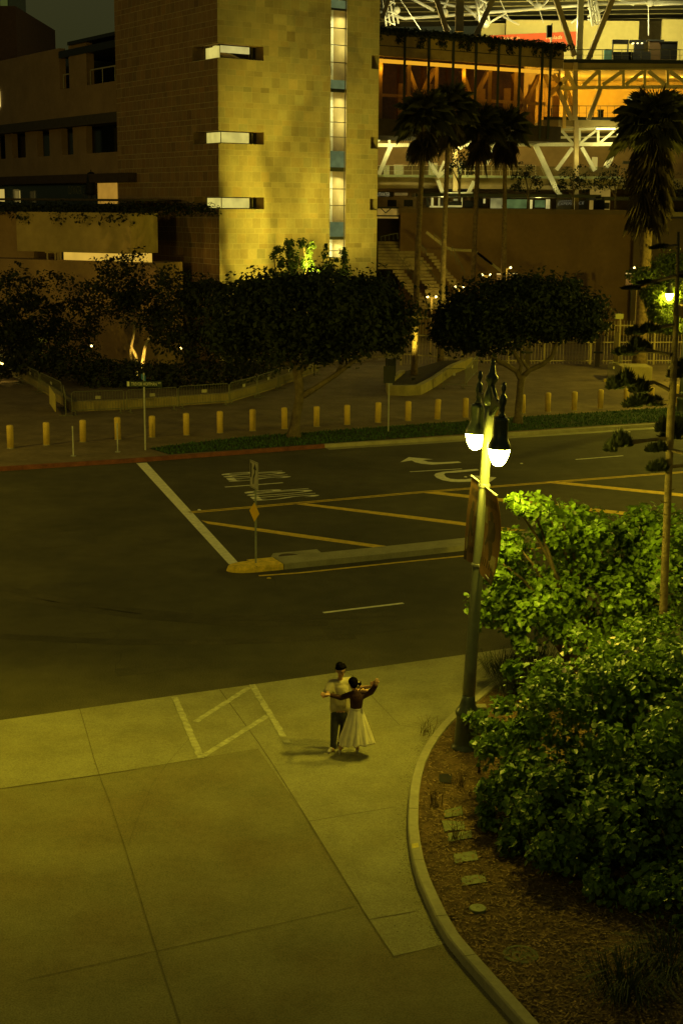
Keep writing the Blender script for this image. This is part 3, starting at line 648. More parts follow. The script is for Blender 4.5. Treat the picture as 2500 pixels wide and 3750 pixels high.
# ================================================================== CROWD BARRIERS
BAR = mat('barrier_steel', (.17, .17, .11), .55, .2, 8, metal=.2)
def barrier_proto(name, label, loc, rz, L):
    t = thing(name, label, 'crowd barrier', loc, 'steel crowd barriers', rz)
    m = MB(); m.tube([(-L/2, 0, .12), (-L/2, 0, 1.02), (-L/2+.08, 0, 1.10), (L/2-.08, 0, 1.10), (L/2, 0, 1.02), (L/2, 0, .12)], .02, 8); m.tube([(-L/2, 0, .22), (L/2, 0, .22)], .018, 8)
    m.obj('barrier_frame', BAR, t, False, False)
    m = MB(); n = int(L / .115)
    for k in range(1, n): m.tube([(-L/2 + L*k/n, 0, .22), (-L/2 + L*k/n, 0, 1.09)], .008, 5)
    m.obj('barrier_bars', BAR, t, False, False)
    for s in (-1, 1):
        m = MB(); m.beam((s*(L/2-.15), -.32, .02), (s*(L/2-.15), .32, .02), .05, .025); m.beam((s*(L/2-.15), 0, .02), (s*(L/2-.15), 0, .2), .035); m.obj('foot', BAR, t, False, False)
    m = MB(); m.box(-.12, .12, -.026, -.020, .72, .88); m.obj('tag_plate', mat('pale_plate', (.42, .40, .26), .6, .1), t, False, False)
    return t
bproto = None
for a, b, lab in (((265,1520),(455,1512),'crowd barrier with a pale plate, left one in front of the low planter'), ((466,1512),(650,1500),'crowd barrier behind the street name sign pole'), ((656,1497),(838,1484),'crowd barrier with a pale plate, right of the street name sign'),
                  ((843,1482),(940,1455),'crowd barrier turning away at the bend, first one'), ((944,1453),(1018,1428),'crowd barrier turning away behind the first bend piece'), ((1022,1424),(1095,1392),'crowd barrier half hidden by the leaning tree trunk'), ((1100,1390),(1165,1372),'crowd barrier under the leaning tree crown'),
                  ((243,1526),(235,1490),'crowd barrier seen end-on at the left corner'), ((228,1480),(150,1440),'crowd barrier in the receding row at left, first from the corner'), ((145,1437),(80,1405),'crowd barrier in the receding row at left, second from the corner'), ((75,1403),(0,1370),'crowd barrier at the left edge of the photo, farthest of the receding row'),
                  ((1620,1424),(1700,1422),'lit crowd barrier beside the right end of the planter wall'), ((1705,1418),(1745,1370),'crowd barrier receding behind the lit one at the planter'), ((2222,1398),(2262,1396),'crowd barrier with a yellow foot strip in front of the gate'), ((2268,1360),(2275,1320),'dark crowd barrier end-on behind the yellow footed one'),
                  ((2436,1396),(2452,1396),'crowd barrier left of the pine trunk near the gate'), ((2470,1394),(2495,1392),'crowd barrier right of the pine trunk near the gate')):
    A, B = P(*a, .15), P(*b, .15); mid = (A+B)/2; L = (B-A).length; rz = math.atan2(B.y-A.y, B.x-A.x)
    if bproto is None: bproto = barrier_proto('crowd_barrier', lab, mid, rz, 2.3); bproto.scale.x = L/2.3
    else: dup(bproto, mid, lab, rz, (L/2.3, 1, 1))
c = P(2242, 1398, .15); m = MB(); m.box(c.x-.5, c.x+.35, c.y-.06, c.y+.2, .15, .30); tag(m.obj('yellow_foot_board', mat('bright_yellow_board', (.65, .50, .03), .6, .1)), 'yellow board along the foot of the barrier before the gate', 'board')
a = P(205, 1522, .15); b = P(184, 1490, .15); m = MB(); d = (b-a).normalized(); 
m.beam(a + Vector((0,0,.60)), b + Vector((0,0,.60)), .03, .85); tag(m.obj('barrier_panel', mat('yellowish_panel', (.55, .46, .12), .6, .12)), 'pale yellow sign panel tied to the barrier end at the left corner', 'panel')
# low planter wall behind the barriers
lw = MB(); W0 = [P(265,1508,.15), P(455,1500,.15), P(840,1474,.15), P(1000,1425,.15), P(1165,1360,.15)]
vs = sweep(W0, [(0, .15), (0, .62), (.3, .63), (.3, .15)]); tag(vs.obj('planter_wall', mat('planter_concrete', (.30, .24, .10), .9, .15, 2)), 'low concrete planter wall behind the row of crowd barriers', 'planter wall')
W1 = [P(-60,1330,.15), P(80,1385,.15), P(180,1450,.15), P(262,1506,.15)]
tag(sweep(W1, [(0, .15), (0, .55), (.3, .56), (.3, .15)]).obj('planter_wall', mat('planter_concrete', (.30, .24, .10))), 'dark low planter wall receding at the left behind the barriers', 'planter wall')

# kiosk, palm planter
c = P(1435, 1412, .15); t = thing('info_kiosk', 'dark kiosk cabinet with a slanted slatted roof before the palm planter', 'kiosk', c)
x0, x1, y0 = Q(1411,1400,c.y).x, Q(1447,1400,c.y).x, c.y
m = MB(); m.box(x0, x0+.08, y0, y0+.08, .15, 1.7); m.box(x1-.08, x1, y0, y0+.08, .15, 1.7); m.box(x0, x0+.08, y0+.7, y0+.78, .15, 1.9); m.box(x1-.08, x1, y0+.7, y0+.78, .15, 1.9); objs(m, 'kiosk_post', DARK, t)
m = MB(); m.box(x0+.1, x1+.02, y0+.1, y0+.6, .35, 1.62); m.obj('cabinet', DARK, t)
m = MB(); 
for k in range(6): m.beam((x0-.08, y0-.15+k*.18, 1.72+k*.06), (x1+.35, y0-.15+k*.18+.25, 1.80+k*.06), .13, .04)
m.obj('slatted_roof', mat('weathered_slats', (.22, .20, .09), .8, .2, 5), t)
PW = [P(1462,1388,.15), P(1412,1430,.15), P(1418,1448,.15), P(1480,1450,.15), P(1540,1447,.15), P(1590,1420,.15), P(1660,1370,.15), P(1730,1340,.15)]
pw = sweep(PW, [(0, .15), (0, .68), (.3, .69), (.3, .15)]); tag(pw.obj('palm_planter', mat('planter_yellow_concrete', (.32, .27, .11), .9, .15, 2)), 'curved concrete planter wall around the uplit palm', 'planter')
so = MB(); so.poly([(p.x, p.y, .5) for p in PW] + [tuple(P(1620,1320,.5))]); struct(so.obj('planter_soil', mat('dark_soil', (.04, .028, .015), 1, .4, 4, .8, 20)))
def uplight(px, py, z, lab, tgt, power, ang=50, grp='ground uplights'):
    c = P(px, py, z); t = thing('uplight', lab, 'uplight', c, grp)
    m = MB(); m.lathe([(.10, -.05), (.12, .05), (.115, .10), (.09, .10)], 14); m.obj('housing', DARK, t, False, False)
    m = MB(); m.lathe([(.088, .085), (.05, .095), (.005, .097)], 14, cap=False); m.obj('lens', glow('lit_lens', (1, .72, .2), 14), t, False, False)
    lamp('uplight_beam', 'SPOT', c + Vector((0, 0, .25)), power, (1, .62, .10), .05, tgt, ang)
    return t

# ================================================================== TREES AND PLANTS
def BL(px, py, Y, rx, ry, dep=None, wt=1.0):
    c = Q(px, py, Y); k = Y / FPX; return (c.x, c.y, c.z, rx*k, (dep if dep else rx*k), ry*k, wt)
def plant(name, label, cat, base, stems, blobs, lm, n, size, bm=BARK, group=None, heart=False, shell=.5, up=.35, crown='crown', droop=0, seg=8, clump=0):
    t = thing(name, label, cat, base, group)
    if stems:
        m = MB()
        for pts, rad in stems: m.tube(pts, rad, seg)
        m.obj('trunk', bm, t, True)
    m = MB(); leaves(m, blobs, n, size, shell, heart, up, droop, clump, .13 if heart else .38); m.obj(crown, lm, t)
    return t
def stem(Y, *pp):                               # ((px, py, radius px), ...) at depth Y (or a per-point Y as 4th)
    pts = []; rad = []
    for p in pp:
        y = p[3] if len(p) > 3 else Y; pts.append(Q(p[0], p[1], y)); rad.append(p[2] * y / FPX)
    return pts, rad
# leaning tree on the lawn (dark fig)
Y = P(1075, 1600, .15).y
plant('fig_tree', 'big dark spreading tree with a leaning trunk on the lawn, left one', 'tree', P(1075, 1602, .15),
  [stem(Y, (1075,1606,32), (1078,1570,20), (1085,1520,17), (1098,1450,17), (1092,1380,17), (1080,1330,15), (1050,1270,12), (980,1180,8)),
   stem(Y, (1097,1455,14), (1150,1425,11), (1230,1372,9), (1310,1310,7), (1400,1250,5)), stem(Y, (1090,1370,11), (1150,1300,9), (1220,1200,7), (1250,1120,4)), stem(Y, (1230,1372,6), (1260,1310,5), (1300,1230,4)), stem(Y, (1085,1340,9), (1010,1320,7), (930,1270,5))],
  [BL(1120,1130,Y,270,110,4), BL(900,1150,Y,150,110,3), BL(1300,1140,Y,190,110,3.4), BL(1420,1200,Y,110,85,2.4), BL(1050,1230,Y,240,80,3.5), BL(1230,1250,Y,170,60,3), BL(1000,1070,Y,120,50,3), BL(1200,1050,Y,140,50,3), BL(850,1220,Y,90,60,2.4)],
  LEAF_F, 34000, .22, clump=90, group='dark spreading trees along the far pavement')
Y = P(1890, 1550, .15).y
plant('fig_tree', 'dark umbrella-shaped tree with a forked trunk before the open plaza', 'tree', P(1890, 1552, .15),
  [stem(Y, (1894,1556,22), (1896,1520,15), (1902,1440,13), (1906,1400,13), (1912,1375,14)),
   stem(Y, (1908,1395,11), (1890,1360,9), (1850,1335,9), (1805,1315,8), (1785,1285,7), (1740,1230,5)), stem(Y, (1912,1380,10), (1938,1355,9), (1985,1335,9), (2020,1305,8), (2035,1260,7), (2045,1200,5)),
   stem(Y, (1900,1372,8), (1908,1335,7), (1880,1290,7), (1850,1260,5), (1830,1200,4)), stem(Y, (1938,1357,7), (1925,1340,6), (1910,1320,6), (1905,1270,5), (1910,1200,4))],
  [BL(1880,1120,Y,230,95,3.6), BL(1710,1165,Y,115,75,2.6), BL(2060,1140,Y,130,80,2.6), BL(1780,1210,Y,190,60,3), BL(1640,1200,Y,65,60,2), BL(2130,1165,Y,80,60,2), BL(1950,1060,Y,150,50,3), BL(1720,1250,Y,80,40,1.8), BL(2010,1200,Y,80,45,1.8)],
  LEAF_F, 28000, .21, clump=90, group='dark spreading trees along the far pavement')
# uplit tree at the left with its pale trunks
Y = 82.0
plant('uplit_tree', 'tree with two pale trunks glowing from a ground spotlight, above the street sign', 'tree', P(505, 1396),
  [stem(Y, (500,1390,9), (505,1350,8), (497,1300,6), (482,1270,5), (490,1230,4), (495,1180,3)), stem(Y, (512,1388,9), (522,1330,7), (532,1270,6), (548,1235,5), (560,1222,4)), stem(Y, (488,1330,4), (478,1300,4), (485,1240,3))],
  [BL(470,1020,Y,120,90,2), BL(560,1090,Y,130,90,2.2), BL(400,1090,Y,100,80,2), BL(500,1150,Y,150,55,2.4,.6), BL(480,960,Y,60,35,1)], LEAF_H, 5200, .22, BARK_P, clump=70, group='trees of the dark garden at left')
for px, py, Y, blobs, lab, n in (
  (690,1330,80,[(690,1060,130,70),(760,1140,100,90),(640,1180,100,90),(700,1250,110,70)],'tree with reddish lit twigs between the glowing trunks and the big fig tree',5200),
  (200,1370,84,[(200,1090,130,80),(120,1180,120,90),(280,1180,110,90),(200,1250,150,60)],'dark bushy garden tree left of the glowing trunks',5200),
  (20,1360,80,[(20,1080,100,90),(-40,1200,110,110),(70,1230,90,80)],'black bushy tree at the left edge of the garden',5200)):
    plant('garden_tree', lab, 'tree', P(px, py), [stem(Y, (px,py,8), (px+8,py-100,6), (px-12,py-190,4)), stem(Y, (px+3,py-70,5), (px+40,py-170,3)), stem(Y, (px,py-60,5), (px-45,py-180,3))],
      [BL(a,b,Y,c,d,2.2) for a,b,c,d in blobs], LEAF_H, n, .23, clump=70, group='trees of the dark garden at left')
m = MB(); leaves(m, [BL(x, y, 78.5, 130, 60, 2.2) for x, y in ((-20,1330),(120,1310),(270,1330),(400,1370),(540,1375),(680,1380),(820,1360),(930,1330))], 9000, .24, .6)
tag(m.obj('ground_cover', LEAF_H), 'dark low ground cover filling the garden behind the barriers', 'ground cover', kind='stuff')
# trimmed topiary before the tower
Y = 85.3
_c = Q(1152, 1003, 83.6)
tp = plant('topiary_tree', 'clipped topiary with round leafy knobs glowing in front of the stone tower', 'topiary', Q(1120, 1200, Y),
  [stem(Y, (1120,1200,7), (1110,1060,6), (1060,980,4), (1060,900,3)), stem(Y, (1112,1060,5), (1120,960,4), (1110,890,3)), stem(Y, (1116,1080,5), (1210,1000,4), (1195,910,2)), stem(Y, (1120,1090,5), (1255,1010,4), (1262,925,3)), stem(Y, (1112,1060,4), (1010,1000,3), (1000,920,2))],
  [BL(1060,892,84.1,22,20), BL(1106,890,84.1,22,19), BL(1020,915,84.1,22,18), BL(1000,935,84.1,16,16), BL(1060,925,84.1,20,28), BL(1085,945,84.1,14,40), BL(1065,975,84.1,24,36), BL(1030,960,84.1,18,26), BL(995,995,84.1,14,18), BL(1130,925,85.3,15,34), BL(1145,900,85.3,14,20), BL(1110,965,84.1,16,34), BL(1140,975,85.3,12,30),
   BL(1192,905,83.2,10,12), BL(1190,935,83.2,14,24), BL(1205,975,83.2,22,26), BL(1230,952,83.2,14,10), BL(1258,925,83.2,17,20), BL(1262,960,83.2,15,32), BL(1255,1000,83.2,32,22), BL(1170,1000,85.3,40,22), BL(1060,1012,84.1,60,22)], LEAF_T, 4600, .17, shell=.9)
for px, py, lab in ((690+60,1045,'thin dark shrub top before the left foot of the lit tower wall'), (1340,1030,'feathery dark shrub before the right foot of the lit tower wall')):
    plant('shrub', lab, 'shrub', Q(px, 1150, 81), [stem(81, (px,1150,4), (px+5,1080,3), (px-4,1020,2))], [BL(px,py+10,81,75,28,1.5), BL(px+60,py+5,81,50,18,1.2), BL(px-40,py+30,81,60,30,1.4)], LEAF_H, 1500, .22, group='shrubs at the foot of the tower', shell=.9)

# ---- palms
def fan(m, c, az, el, L, droop, nb=19):
    d = Vector((math.cos(az)*math.cos(el), math.sin(az)*math.cos(el), math.sin(el))); side = d.cross(Vector((0,0,1))).normalized(); up = side.cross(d)
    h = c + d * L * .45 + Vector((0,0,-droop*.12)); m.tube([c, c.lerp(h,.5)+Vector((0,0,.04)), h], [.022,.016,.012], 4)
    for k in range(nb):
        a = math.radians(-78 + 156*k/(nb-1)); v = (d*math.cos(a) + side*math.sin(a)).normalized(); ll = L*.62*(.75+.25*math.cos(a))*R.uniform(.85,1.1)
        w = up.cross(v) * .024; q = h + v*ll*.6 + up*.02*math.sin(a*3); e = h + v*ll + Vector((0,0,-droop*ll*.55))
        m.add([h, q - w, e, q + w], [(0,1,2),(0,2,3)])
def palm(loc, label, H, r, lean, cr, nf=36, skirt=.0, group='tall fan palms before the ballpark'):
    t = thing('palm_tree', label, 'palm tree', loc, group); top = Vector((lean[0], lean[1], H)); pts = []; rad = []
    for k in range(15):
        s = k/14; pts.append(Vector((lean[0]*s*s, lean[1]*s*s, H*s))); rad.append(r*(1.25 - .45*s + (.25 if k == 0 else 0)) * R.uniform(.95,1.05))
    m = MB(); m.tube(pts, rad, 12)
    for k in range(26):
        s = .45 + .55*k/26; c = Vector((lean[0]*s*s, lean[1]*s*s, H*s)); a = k*2.4; m.beam(c + Vector((math.cos(a), math.sin(a), 0))*r*.7, c + Vector((math.cos(a), math.sin(a), .9))*r*1.25, .07, .03)
    m.obj('trunk', BARK_PALM, t, True, False)
    m = MB()
    for k in range(nf): fan(m, top, k*2.399, math.radians(78 - 100*(k/nf)) , cr*R.uniform(.85,1.1), .25 + .9*k/nf)
    m.obj('crown', LEAF_P, t, False, False)
    m = MB()
    for k in range(int(30 + 150*skirt)):
        z = R.uniform(0, 1)**1.5 * (1.1 + skirt*H*.24); fan(m, top - Vector((lean[0]*.3*z/H, 0, .2+z)), k*2.399, math.radians(R.uniform(-75,-38)), cr*R.uniform(.5,.9), 1.0, 11)
    m.obj('dead_frond_skirt', SKIRT, t, False, False)
    return t
def palm_px(base, top, rpx, crpx, lab, **k):
    b = P(*base, .3); t = Q(top[0], top[1], b.y + .3); return palm(b, lab, t.z - .3, rpx*b.y/FPX, (t.x-b.x, .3), crpx*b.y/FPX, **k)
palm_px((1515,1385), (1555,425), 9.5, 112, 'tall fan palm with an uplit foot in the curved planter, leftmost of the four')
palm_px((1612,1330), (1645,395), 9, 108, 'tall fan palm second from left, just right of the uplit one')
palm_px((1722,1290), (1756,465), 8.5, 100, 'tall fan palm third from left, behind the forked tree crown')
palm_px((1835,1270), (1848,470), 8.5, 100, 'tall fan palm rightmost of the four before the brown wall')
palm_px((2338,1352), (2392,455), 20, 150, 'thick shaggy palm with a dead frond skirt at the right before the ballpark', nf=52, skirt=1.0)
uplight(1513, 1388, .55, 'bright ground uplight at the foot of the leftmost palm', tuple(P(1515,1385,.3) + Vector((0.2,.5,4))), 60, 70)
uplight(1607, 1326, .3, 'small ground uplight in front of the tall bar fence', tuple(P(1640,1310,.3) + Vector((1,1,2.5))), 220, 90)
uplight(2338, 1358, .45, 'small ground uplight at the foot of the thick shaggy palm', tuple(P(2338,1352,.3) + Vector((0,1.2,4))), 60, 60)
uplight(505, 1398, .2, 'ground spotlight hidden at the foot of the glowing tree trunks', tuple(Q(518,1290,82.2)), 900, 44)
# low roundish planting cube around the shaggy palm
c = P(2338, 1395, .15); m = MB(); x0, x1 = Q(2274,1390,c.y).x, Q(2385,1390,c.y).x; m.box(x0, x1, c.y, c.y+2, .15, .95)
tag(m.obj('stone_planter', mat('planter_yellow_concrete', (.32, .27, .11))), 'square concrete planter around the thick shaggy palm', 'planter')

# ---- tree lit by the far street lamp
Y = 70.9
plant('lamp_lit_tree', 'feathery tree glowing yellow green beside the distant street lamp', 'tree', P(2600,1540,.15), [stem(Y, (2600,1540,14), (2590,1300,11), (2560,1100,8), (2480,1000,5)), stem(Y, (2585,1250,7), (2500,1120,4), (2420,1090,3))],
  [BL(2420,1085,Y,70,50,1.4,2.0), BL(2370,1075,Y,30,25,.7), BL(2410,1140,Y,45,40,1.2), BL(2490,1040,Y,80,45,1.4), BL(2470,970,Y,90,50,1.6), BL(2350,1010,Y,60,35,1.2), BL(2460,1190,Y,60,35,1)],
  mat('feather_leaf', (.09, .125, .018), .6, .2, 1, island=.4, trans=.3), 9000, .20, shell=.8, droop=.6)

# ---- near shrubs (broad leaves) at the lamp
def limbs(base, ends, r):
    o = []
    for e in ends:
        e = Vector(e); b = Vector(base) + Vector((R.uniform(-.3,.3), R.uniform(-.3,.3), 0)); mid = b.lerp(e, .5) + Vector((R.uniform(-.2,.2), R.uniform(-.2,.2), .35)); o.append(([b, b.lerp(mid,.6), mid, mid.lerp(e,.6)+Vector((0,0,.1)), e], [r, r*.8, r*.6, r*.4, r*.2]))
    return o
up_b = [BL(2020,2070,28.0,215,150,1.3), BL(2260,2010,28.8,240,120,1.5), BL(2440,2010,28.2,170,110,1.5), BL(1930,2190,27.6,165,130,1.1), BL(2180,2190,27.4,260,130,1.4), BL(2420,2180,27.0,200,130,1.5), BL(1850,2220,27.4,85,100,.8), BL(1835,2060,27.0,60,75,.6),
        BL(1940,1838,26.4,95,38,.5,1.5), BL(2010,1895,26.9,90,75,.7), BL(2060,1915,27.1,90,60,.7), BL(2110,1960,27.5,130,70,.8), BL(1880,1985,27.2,55,45,.5), BL(2360,1930,28.6,130,60,1.1), BL(1960,2310,27.2,110,50,.8), BL(2250,2290,26.8,200,60,1.2), BL(1900,1870,26.4,50,28,.35,.8)]
plant('broadleaf_shrub', 'tall broad-leaved tree shrub right behind the near lamp, its top branch brightly lit', 'shrub', (5.2, 27.6, .1),
  limbs((5.2, 27.6, .1), [(b[0], b[1], b[2]) for b in up_b], .07), up_b, LEAF_N, 32000, .108, clump=170, group='broad-leaved shrubs of the planting bed', heart=True, shell=.42, up=.55, droop=.4)
dn_b = [BL(2180,2480,22.6,200,130,1.1), BL(2370,2420,22.8,190,120,1.2), BL(2010,2560,22.6,180,140,1.0), BL(1880,2640,22.8,120,110,.8), BL(1830,2760,22.4,95,120,.8), BL(2080,2730,21.6,240,190,1.2), BL(2330,2680,21.4,260,220,1.4), BL(2480,2600,21.4,200,220,1.4), BL(1890,2910,21.4,135,130,.9), BL(1820,2960,21.4,75,85,.6),
        BL(2120,2960,20.6,250,170,1.2), BL(2380,2960,20.4,260,200,1.4), BL(2030,3090,20.2,180,70,.9), BL(2250,3150,19.6,240,110,1.1), BL(2460,3200,19.2,180,130,1.2), BL(2140,2360,22.8,90,55,.6), BL(2500,2880,20.4,160,220,1.2)]
plant('broadleaf_shrub', 'large dense broad-leaved shrub filling the lower right of the bed, tiny white flowers', 'shrub', (5.0, 21.6, .1),
  limbs((5.0, 21.6, .1), [(b[0], b[1], b[2]) for b in dn_b], .06), dn_b, LEAF_N, 40000, .10, clump=180, group='broad-leaved shrubs of the planting bed', heart=True, shell=.40, up=.55, droop=.4)
m = MB(); leaves(m, [BL(2200,2430,22.5,190,110,1.0), BL(2060,2560,22.4,160,120,.9), BL(1890,2660,22.6,110,100,.8)], 170, .07, .12, True, .9); m.obj('flowers', mat('pale_flower', (.62, .55, .38), .6, .1), bpy.data.objects['broadleaf_shrub.001'])['kind'] = 'stuff'
plant('small_shrub', 'small leafy sprig growing against the base of the near lamp post', 'shrub', P(1735, 2700, .11), [([P(1740,2735,.11), Q(1735,2690,24.9)], [.012, .006])], [BL(1725,2672,24.9,45,28,.18), BL(1715,2710,24.9,25,28,.14), BL(1790,2690,24.8,40,30,.2)], LEAF_N, 260, .11, heart=True, shell=.8)
# dark strap-leaved plants between the lamp and the road
for i, (px, py, lab) in enumerate(((1850,2470,'dark strap-leaved grassy clump right of the lamp post'), (1960,2440,'dark grassy clump under the tall shrub'), (1900,2540,'dark grassy clump between the two broad-leaved shrubs'), (2300,3640,'dark grassy clump at the bottom right of the bed'), (2450,3560,'dark grassy clump in the bottom right corner of the bed'))):
    c = P(px, py, .11); m = MB()
    for k in range(240):
        a = R.uniform(0, 6.28); o = R.uniform(0, .45); b = Vector((c.x+o*math.cos(a), c.y+o*math.sin(a), .1)); l = R.uniform(.35, .75); q = a + R.gauss(0, .5); d = Vector((math.cos(q), math.sin(q), 0)); sd = Vector((-d.y, d.x, 0))*.006
        p1 = b + d*l*.42 + Vector((0,0,l*.58)); p2 = b + d*l*R.uniform(.8,1.15) + Vector((0,0,l*R.uniform(.12,.55))); m.add([b-sd, b+sd, p1+sd, p1-sd, p2], [(0,1,2,3), (3,2,4)])
    tag(m.obj('grassy_clump', mat('strap_leaf', (.045, .06, .02), .7, .2, island=.5)), lab, 'grass clump', 'grassy clumps in the bed')

# ---- young star pine with tiered branches
PY = 25.2; pb = P(2424, 2420, .11)
t = thing('star_pine', 'slim young pine with a pale trunk and flat tiers of needle tufts', 'pine tree', pb)
trk = [(2412,2560,18),(2424,2300,16),(2432,2100,15),(2440,1900,14),(2448,1700,13),(2452,1560,15),(2460,1440,14),(2468,1300,11),(2474,1150,9),(2478,1000,7),(2482,850,5)]
m = MB(); s_ = stem(PY, *trk); m.tube(*s_, 14); m.obj('trunk', PINE_B, t, True)
m = MB(); bk = MB()
def tuft(c, n, r, flat=.55):
    for k in range(n):
        d = Vector((R.gauss(0,1), R.gauss(0,1), abs(R.gauss(0,1))*.9+.25)).normalized(); b = c + Vector((d.x*r[0]*.55, d.y*r[0]*.55, d.z*r[1]*.3 - r[1]*.2)) * R.uniform(.3,1); e = b + Vector((d.x*r[0]*.5, d.y*r[0]*.5, d.z*r[1]*1.2))*R.uniform(.7,1.3); sd = d.cross(Vector((0,0,1))).normalized()*.012; md = b.lerp(e,.6)
        m.add([b, md-sd*1.4, e, md+sd*1.4], [(0,1,2),(0,2,3)]); sd2 = d.cross(sd).normalized()*.012; m.add([b, md-sd2, e, md+sd2], [(0,1,2),(0,2,3)])
def trunk_x(py):
    for a, b in zip(trk, trk[1:]):
        if b[1] <= py <= a[1]: s = (a[1]-py)/(a[1]-b[1]); return a[0] + (b[0]-a[0])*s
    return 2480
BR = [((2452,1430),(2395,1400),[(2250,1410,35,26),(2290,1395,40,34),(2340,1420,42,30)]), ((2455,1300),(2400,1288),[(2285,1290,45,18),(2330,1268,38,30),(2360,1275,25,22)]), ((2466,1190),(2400,1200),[(2320,1215,35,18),(2375,1207,45,20)]),
      ((2450,1470),(2425,1472),[(2310,1480,35,20),(2350,1465,42,28),(2395,1475,35,22)]), ((2444,1605),(2370,1612),[(2235,1640,30,22),(2265,1615,34,30),(2290,1620,25,25)]), ((2440,1560),(2440,1560),[(2425,1565,30,30),(2480,1570,40,36),(2455,1590,45,28)]),
      ((2444,1640),(2435,1645),[(2385,1645,26,16),(2415,1640,28,20)]), ((2440,1710),(2430,1715),[(2390,1715,28,20),(2420,1710,30,24)]), ((2474,1010),(2400,1030),[(2310,1055,40,9),(2370,1035,40,9)]),
      ((2450,1445),(2500,1450),[(2545,1445,40,30)]), ((2446,1645),(2500,1660),[(2550,1665,40,26)]), ((2460,1350),(2500,1345),[(2500,1350,40,30),(2470,1370,30,22)]), ((2440,1710),(2500,1705),[(2545,1712,40,24)]), ((2478,1000),(2530,1000),[(2540,1005,60,24)]), ((2480,900),(2430,905),[(2420,905,40,10)])]
for a, mid, tf in BR:
    yy = PY + R.uniform(-.35, .35); A = Q(a[0], a[1], PY); Bm = Q(mid[0], mid[1], (PY+yy)/2)
    for cx_, cy_, rx, ry in tf:
        C = Q(cx_, cy_, yy); 
        if mid != a: bk.tube([A, Bm, C], [.04, .03, .018], 6)
        tuft(C - Vector((0,0,ry*PY/FPX*.45)), 300, (rx*1.2*PY/FPX, ry*1.45*PY/FPX))
for py in range(1800, 2300, 42):                 # dry broken branch stubs up the trunk
    for sgn in (-1, 1):
        if R.random() < .35: continue
        A = Q(trunk_x(py), py, PY); L = R.uniform(.10, .24); bk.tube([A, A + Vector((sgn*L*.6, R.uniform(-.1,.05), .03)), A + Vector((sgn*L, R.uniform(-.15,.05), R.uniform(-.02,.12)))], [.014, .010, .004], 5)
objs(bk, 'branch', PINE_B, t); m.obj('needle_tufts', PINE_N, t)

# ================================================================== THE DANCING COUPLE
SKIN = mat('skin', (.46, .27, .15), .55, .06, 6, spec=.35); HAIR = mat('black_hair', (.006, .005, .004), .95, .2, 20, spec=0.0)
TEE = mat('cream_cotton', (.44, .38, .22), .85, .08, 9, .3, 14); TROU = mat('dark_denim', (.045, .045, .042), .85, .2, 12, .2, 30); SHOE = mat('pale_shoe', (.60, .54, .40), .6, .08, 8)
KNIT = mat('maroon_knit', (.055, .022, .016), .85, .2, 14, .4, 40); SKIRTM = mat('cream_pleats', (.74, .67, .46), .8, .08, 9); EYE_M = mat('dark_eye', (.015, .01, .008), .3, 0)
LIPS = mat('lips', (.36, .15, .10), .5, 0)
def C(x, y, Y): return Q(1080 + .2551*x, 2380 + .2551*y, Y)
def skinobj(m, name, ma, parent, vox=.011, it=4):
    o = m.obj(name, ma, parent, True)
    r = o.modifiers.new('remesh', 'REMESH'); r.mode = 'VOXEL'; r.voxel_size = vox; r.use_smooth_shade = True
    s = o.modifiers.new('smooth', 'SMOOTH'); s.factor = .5; s.iterations = it; return o
def hand(m, w, d, palm_n, s=1.0, curl=.5):
    """palm with five separate fingers: wrist point w, direction d, palm normal"""
    d = d.normalized(); n = (palm_n - d*palm_n.dot(d)).normalized(); sd = d.cross(n)
    kn = w + d*.085*s
    for o in (-.03, -.01, .01, .03): m.limb(w + sd*o*.6*s, kn + sd*o*s, .016*s, .0125*s, 8)
    for o, l in ((-.034,.068), (-.012,.08), (.011,.076), (.033,.058)):
        a = kn + sd*o*s; b = a + (d*(1-curl*.4) + n*curl*.5)*l*.5*s; c = b + (d*(1-curl) + n*curl)*l*.5*s
        m.limb(a, b, .0095*s, .0085*s, 7); m.limb(b, c, .0085*s, .007*s, 7)
    a = w + d*.025*s - sd*.028*s; b = a + (d*.7 - sd*.75)*.045*s; m.limb(a, b, .012*s, .010*s, 7); m.limb(b, b + (d*.9 - sd*.1 + n*.3)*.035*s, .010*s, .008*s, 7)
def head(m, c, fwd, upv, s=1.0):
    fwd = fwd.normalized(); side = fwd.cross(upv).normalized(); upv = side.cross(fwd)
    def at(f, sd, u): return c + fwd*f*s + side*sd*s + upv*u*s
    m.ball(at(-.012,0,.028), .083*s, 16, 12); m.limb(at(.012,0,.02), at(.028,0,-.065), .068*s, .042*s, 14); m.limb(at(.05,0,-.078), at(.056,0,-.088), .024*s, .02*s, 10)
    m.limb(at(.075,0,.012), at(.098,0,-.028), .009*s, .013*s, 8); m.limb(at(.066,-.03,.024), at(.066,.03,.024), .014*s, .014*s, 8)          # nose, brow
    for q in (-1, 1): m.limb(at(-.008,q*.076,.012), at(-.012,q*.078,-.025), .013*s, .010*s, 8); m.limb(at(.052,q*.036,-.02), at(.048,q*.03,-.04), .022*s, .018*s, 8)
    return at
UP = Vector((0, 0, 1))
